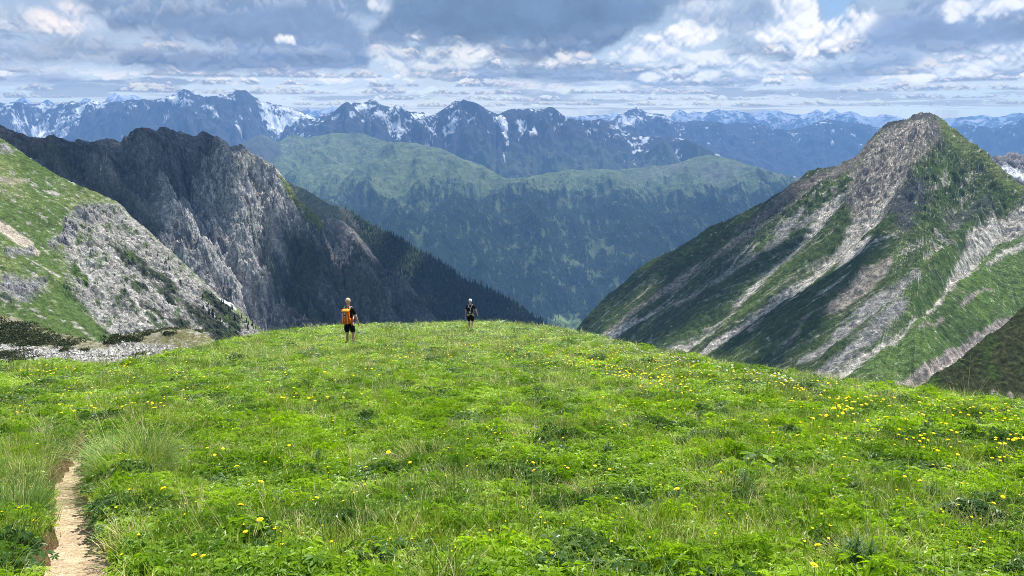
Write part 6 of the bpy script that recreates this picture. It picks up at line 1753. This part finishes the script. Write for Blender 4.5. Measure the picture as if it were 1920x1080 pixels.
M_EYE = simple_mat('eye', (.03, .02, .02), .3)

def person(label, feet, scale, rz, pose, hair, shirt, shorts):
    root = bpy.data.objects.new('person', None); root.location = feet; root.scale = (scale,) * 3; root.rotation_euler = (0, 0, rz); COL.objects.link(root)
    tag(root, label, 'person')
    J = {'pelvis': (0, 0, .96, .155, .11), 'waist': (0, .005, 1.10, .135, .10), 'ribs': (0, .0, 1.26, .155, .115), 'chest': (0, -.005, 1.40, .15, .11), 'neck0': (0, .0, 1.49, .062, .062), 'neck': (0, .015, 1.545, .056, .058),
         'jaw': (0, .045, 1.60, .062, .066), 'face': (0, .035, 1.67, .076, .090), 'brow': (0, .015, 1.735, .077, .093), 'crown': (0, .01, 1.79, .045, .055), 'nose': (0, .145, 1.665, .012, .014),
         'ear_left': (-.085, .02, 1.675, .010, .018), 'ear_right': (.085, .02, 1.675, .010, .018)}
    E = chain('pelvis', 'waist', 'ribs', 'chest', 'neck0', 'neck', 'jaw', 'face', 'brow', 'crown') + [('face', 'nose'), ('face', 'ear_left'), ('face', 'ear_right')]
    for sgn, side in ((-1, 'L'), (1, 'R')):
        el, wr, hd = pose['arm' + side]; kn, an = pose['leg' + side]
        J['sh' + side] = (sgn * .175, 0, 1.43, .062, .062); J['ua' + side] = tuple((np.array((sgn * .19, 0, 1.42)) + np.array(el)) / 2) + (.050, .050)
        J['el' + side] = (*el, .040, .040); m = (np.array(el) * .6 + np.array(wr) * .4); J['fa' + side] = (*m, .038, .038); J['wr' + side] = (*wr, .025, .022)
        h = np.array(hd) - np.array(wr); hl = np.linalg.norm(h); h /= hl
        w = np.cross(h, [sgn, .2, 0]); w /= np.linalg.norm(w); t = np.cross(h, w)
        pal = np.array(wr) + h * .055; J['pa' + side] = (*pal, .020, .034)
        E += chain('chest', 'sh' + side, 'ua' + side, 'el' + side, 'fa' + side, 'wr' + side, 'pa' + side)
        for q, (off, ln) in enumerate(((-.030, .066), (-.010, .078), (.010, .074), (.029, .058))):
            a = pal + h * .040 + w * off; b = a + h * ln * .55 + t * .006; c = b + h * ln * .4 + t * .022 * (-sgn)
            for nm, p, rr in (('a', a, .0095), ('b', b, .0085), ('c', c, .007)): J[f'f{q}{nm}{side}'] = (*p, rr, rr)
            E += chain('pa' + side, f'f{q}a{side}', f'f{q}b{side}', f'f{q}c{side}')
        a = pal - h * .02 - w * .034; b = a + h * .032 - w * .018; c = b + h * .03 - w * .002
        for nm, p, rr in (('a', a, .012), ('b', b, .0105), ('c', c, .008)): J[f'th{nm}{side}'] = (*p, rr, rr)
        E += chain('wr' + side, f'tha{side}', f'thb{side}', f'thc{side}')
        J['hip' + side] = (sgn * .095, 0, .90, .105, .105); k3 = np.array(kn); J['thigh' + side] = tuple((np.array((sgn * .10, 0, .90)) + k3) / 2) + (.085, .088)
        J['kn' + side] = (*kn, .056, .060); a3 = np.array(an); J['calf' + side] = tuple(k3 * .65 + a3 * .35 + np.array([0, -.015, 0])) + (.056, .060); J['shin' + side] = tuple(k3 * .25 + a3 * .75) + (.040, .042)
        J['an' + side] = (*an, .036, .040); J['ft' + side] = (an[0] + sgn * .02, an[1] + .10, an[2] - .05, .040, .028); J['toe' + side] = (an[0] + sgn * .03, an[1] + .18, an[2] - .06, .034, .020)
        E += chain('pelvis', 'hip' + side, 'thigh' + side, 'kn' + side, 'calf' + side, 'shin' + side, 'an' + side, 'ft' + side, 'toe' + side)
    skin_obj('body', J, E, M_SKIN, root, 'pelvis', 2)
    def sub(keys, grow, extra=None):
        D = {k: (J[k][0], J[k][1], J[k][2], J[k][3] + grow, J[k][4] + grow) for k in keys}
        if extra: D.update(extra)
        return D
    ks = ['pelvis', 'waist', 'ribs', 'chest']
    D = sub(ks, .022); D['chest'] = (*J['chest'][:3], .155, .125); D['collar'] = (0, .0, 1.475, .075, .072)
    for sd, sg in (('L', -1), ('R', 1)):
        D['sh' + sd] = (J['sh' + sd][0], 0, 1.425, .082, .080); u = np.array(J['sh' + sd][:3]) * .25 + np.array(J['el' + sd][:3]) * .75
        mid = np.array(J['sh' + sd][:3]) * .55 + np.array(J['el' + sd][:3]) * .45
        D['mid' + sd] = (*mid, .068, .068); D['slv' + sd] = (*u, .066, .064)
    skin_obj('shirt', D, chain('pelvis', 'waist', 'ribs', 'chest', 'collar') + chain('chest', 'shL', 'midL', 'slvL') + chain('chest', 'shR', 'midR', 'slvR'), shirt, root, 'pelvis')
    D = {'pelvis': (0, 0, .97, .170, .132), 'waist': (0, 0, 1.05, .158, .125)}
    for sd in 'LR':
        D['hip' + sd] = (*J['hip' + sd][:3], .122, .124); D['thigh' + sd] = (*J['thigh' + sd][:3], .106, .110)
        k = np.array(J['thigh' + sd][:3]) * .18 + np.array(J['kn' + sd][:3]) * .82; D['hem' + sd] = (*k, .094, .097)
    skin_obj('shorts', D, chain('waist', 'pelvis') + chain('pelvis', 'hipL', 'thighL', 'hemL') + chain('pelvis', 'hipR', 'thighR', 'hemR'), shorts, root, 'pelvis')
    for sd in 'LR':
        a, f_, t = J['an' + sd], J['ft' + sd], J['toe' + sd]
        skin_obj('shoe', {'top': (a[0], a[1], a[2] + .05, .050, .054), 'an': (*a[:3], .052, .056), 'heel': (a[0], a[1] - .03, a[2] - .06, .046, .034), 'mid': (*f_[:3], .052, .038), 'toe': (*t[:3], .046, .030)},
                 [('top', 'an'), ('an', 'heel'), ('an', 'mid'), ('mid', 'toe')], M_SHOE, root, 'an')
        skin_obj('sock', {'a': (a[0], a[1], a[2] + .03, .046, .050), 'b': (a[0], a[1], a[2] + .10, .044, .047)}, [('a', 'b')], M_SOCK, root, 'a', 1)
    # hair: a close cap over the back and top of the skull, brows and eyes on the far side
    v, f = [], []; nr, nc = 9, 18
    for i in range(nr):
        ph = 1.75 * i / (nr - 1)
        for k in range(nc):
            th = 2 * math.pi * k / nc; front = max(0, math.sin(th)); p2 = ph * (1 - .42 * front)
            r = 1 + .04 * math.sin(5 * th + 3 * i) * .5
            v.append((math.sin(p2) * math.cos(th) * .092 * r, .014 + math.sin(p2) * math.sin(th) * .108 * r, 1.715 + math.cos(p2) * .112))
    for i in range(nr - 1):
        for k in range(nc): f.append((i * nc + k, (i + 1) * nc + k, (i + 1) * nc + (k + 1) % nc, i * nc + (k + 1) % nc))
    poly_mesh('hair', v, f, hair, root, smooth=True)
    for sg in (-1, 1):
        box_loft('eye', [(1.690, sg * .032, .122, .006, .004), (1.697, sg * .032, .124, .012, .006), (1.704, sg * .032, .122, .006, .004)], M_EYE, root, 8, 2)
    return root

def hikers():
    rzc = R(0)
    P1 = ghit(656.5, 651, 0.0)
    p1 = person('nearer hiker in black T-shirt and dark shorts with an orange backpack, seen from behind', P1, .985, -.10,
                {'armL': ((-.265, .06, 1.16), (-.215, .27, 1.06), (-.19, .36, 1.07)), 'armR': ((.285, -.03, 1.14), (.335, .05, .89), (.345, .08, .78)),
                 'legL': ((-.095, .06, .50), (-.095, .02, .11)), 'legR': ((.135, .03, .50), (.165, -.05, .12))}, M_BLOND, M_BLACK, M_NAVY)
    b = bpy.data.objects.new('backpack', None); b.location = P1; b.rotation_euler = p1.rotation_euler; b.scale = p1.scale; COL.objects.link(b)
    tag(b, 'orange hiking backpack with amber lid on the back of the nearer hiker', 'backpack')
    box_loft('bag', [(.925, -.03, -.20, .09, .04), (.935, -.03, -.205, .125, .065), (.98, -.03, -.215, .145, .085), (1.15, -.03, -.225, .150, .095), (1.32, -.03, -.22, .140, .085), (1.40, -.03, -.21, .13, .075), (1.43, -.03, -.20, .10, .05)], M_ORANGE, b)
    box_loft('lid', [(1.375, -.03, -.225, .135, .095), (1.40, -.03, -.225, .145, .105), (1.45, -.03, -.20, .130, .085), (1.475, -.03, -.18, .085, .05)], M_AMBER, b)
    box_loft('front_pocket', [(.97, -.03, -.315, .07, .012), (.99, -.03, -.318, .09, .022), (1.18, -.03, -.325, .092, .024), (1.24, -.03, -.315, .07, .012)], M_ORANGE, b)
    for sx in (-.115, -.030, .055):
        box_loft('compression_strap', [(.96, sx, -.318, .008, .016), (1.10, sx, -.330, .008, .020), (1.25, sx, -.322, .008, .016), (1.37, sx, -.315, .008, .010)], M_STRAP, b, 8)
    for s in (-1, 1):
        box_loft('side_pocket', [(.96, -.03 + s * .145, -.21, .02, .05), (.99, -.03 + s * .15, -.21, .03, .06), (1.10, -.03 + s * .155, -.21, .028, .06), (1.14, -.03 + s * .15, -.21, .012, .05)], M_ORANGE, b)
        tube('shoulder_strap', [(s * .09, -.16, 1.40), (s * .105, -.09, 1.50), (s * .115, .0, 1.525), (s * .12, .09, 1.46), (s * .125, .14, 1.33), (s * .15, .12, 1.15), (s * .165, .0, 1.05), (s * .13, -.14, 1.02)], .024, M_STRAP, b, 8, .35)
        box_loft('hip_belt', [(.99, s * .13, -.10, .055, .05), (1.02, s * .165, -.06, .03, .09), (1.06, s * .165, -.05, .03, .09), (1.09, s * .13, -.09, .04, .05)], M_REDSTRAP, b)
    box_loft('buckle', [(1.255, -.03, -.335, .016, .006), (1.29, -.03, -.335, .018, .008), (1.30, -.03, -.33, .012, .006)], M_BLACK, b, 8)
    tube('loose_strap', [(.14, -.15, 1.03), (.15, -.17, .95), (.145, -.175, .86)], .012, M_REDSTRAP, b, 6, .3)
    P2 = ghit(882.5, 621, 0.0)
    p2 = person('farther white-haired hiker in black on the crest, carrying a small dark pack', P2, .93, .06,
                {'armL': ((-.245, -.02, 1.15), (-.285, .04, .92), (-.29, .06, .81)), 'armR': ((.31, -.05, 1.19), (.375, -.02, .97), (.40, .0, .87)),
                 'legL': ((-.075, .10, .52), (-.055, .06, .13)), 'legR': ((.115, .02, .52), (.075, -.20, .20))}, M_WHITE, M_BLACK, M_BLACK)
    b = bpy.data.objects.new('daypack', None); b.location = P2; b.rotation_euler = p2.rotation_euler; b.scale = p2.scale; COL.objects.link(b)
    tag(b, 'small black daypack with grey curved trim on the back of the white-haired hiker', 'daypack')
    box_loft('bag', [(1.03, -.05, -.17, .06, .03), (1.05, -.05, -.18, .10, .05), (1.20, -.05, -.19, .12, .07), (1.36, -.05, -.185, .11, .06), (1.42, -.05, -.17, .07, .03)], M_BLACK, b)
    tube('trim', [(-.15, -.20, 1.40), (-.10, -.24, 1.435), (-.03, -.25, 1.42), (.01, -.265, 1.36), (.0, -.27, 1.28), (-.01, -.265, 1.22)], .020, M_GREY, b, 8, .5)
    tube('lower_trim', [(-.12, -.25, 1.15), (-.05, -.262, 1.18), (.02, -.25, 1.15)], .018, M_GREY, b, 8, .5)
    box_loft('mesh_pocket', [(1.07, -.03, -.235, .05, .012), (1.09, -.03, -.245, .065, .02), (1.17, -.03, -.25, .065, .02), (1.19, -.03, -.24, .05, .01)], M_GREY, b)
    for s in (-1, 1):
        tube('shoulder_strap', [(-.03 + s * .08, -.14, 1.38), (s * .10, -.07, 1.50), (s * .11, .02, 1.52), (s * .12, .11, 1.42), (s * .14, .12, 1.22), (s * .14, -.08, 1.08)], .020, M_GREY, b, 8, .35)
hikers()

# ------------------------------------------------------------------ unseen clouds added overhead, above the haze, to shade the slopes
def cloud(name, targets, top, seed, puff):
    """out-of-view puffs added between the sun and the given stretches of slope, to shade them"""
    rg = np.random.default_rng(seed); bm = bmesh.new()
    s = np.array(sv)
    for (T, r) in targets:
        T = np.array(T, float); base = T + s * (top - T[2]) / s[2]
        for _ in range(puff):
            a = rg.uniform(0, 6.28); q = r * math.sqrt(rg.random()); rr = r * rg.uniform(.16, .36)
            m = Matrix.Translation((base[0] + q * math.cos(a), base[1] + q * math.sin(a), base[2] + rr * .6 + rg.uniform(0, .3) * r)) @ Matrix.Diagonal((rr, rr, rr * .7, 1))
            bmesh.ops.create_icosphere(bm, subdivisions=2, radius=1, matrix=m)
    for v in bm.verts:
        n = math.sin(v.co.x / 37) * math.sin(v.co.y / 41 + v.co.z / 29); v.co += v.co.normalized() * 0 + Vector((n * 14, n * 11, n * 9))
    me = bpy.data.meshes.new(name); bm.to_mesh(me); bm.free()
    me.polygons.foreach_set('use_smooth', [True] * len(me.polygons)); me.materials.append(M_SHADE_CLOUD)
    o = bpy.data.objects.new(name, me); COL.objects.link(o)
    return tag(o, kind='stuff')
M_SHADE_CLOUD, nt_ = new_mat('shade_cloud_white')
_d = nd(nt_, 'ShaderNodeBsdfDiffuse'); _d.inputs[0].default_value = (.9, .9, .9, 1); _t = nd(nt_, 'ShaderNodeBsdfTranslucent'); _t.inputs[0].default_value = (.9, .9, .9, 1)
_m = nd(nt_, 'ShaderNodeMixShader'); nt_.links.new(_d.outputs[0], _m.inputs[1]); nt_.links.new(_t.outputs[0], _m.inputs[2]); _o = nd(nt_, 'ShaderNodeOutputMaterial'); nt_.links.new(_m.outputs[0], _o.inputs[0])

def shade_clouds():
    def on(x, y, t): return EYE + ray(x, y) * t
    cloud('cloud', [(on(x, y, t), r) for x, y, t, r in [(130, 330, 1250, 230), (220, 330, 1350, 220), (270, 350, 1450, 170), (300, 280, 1600, 190), (250, 280, 1600, 200), (60, 290, 1250, 200)]], 3000, 1, 26)
    cloud('cloud', [(on(x, y, t), r) for x, y, t, r in [(640, 590, 1250, 120), (710, 570, 1400, 170), (800, 560, 1700, 230), (900, 590, 1900, 250), (790, 505, 2000, 200), (735, 465, 2150, 120), (860, 540, 2000, 200)]], 3000, 2, 26)
    cloud('cloud', [(on(x, y, t), r) for x, y, t, r in [(1220, 590, 1250, 120), (1310, 560, 1200, 120), (1350, 490, 1400, 110), (1400, 640, 950, 100), (1480, 620, 950, 80)]], 2800, 3, 20)
shade_clouds()
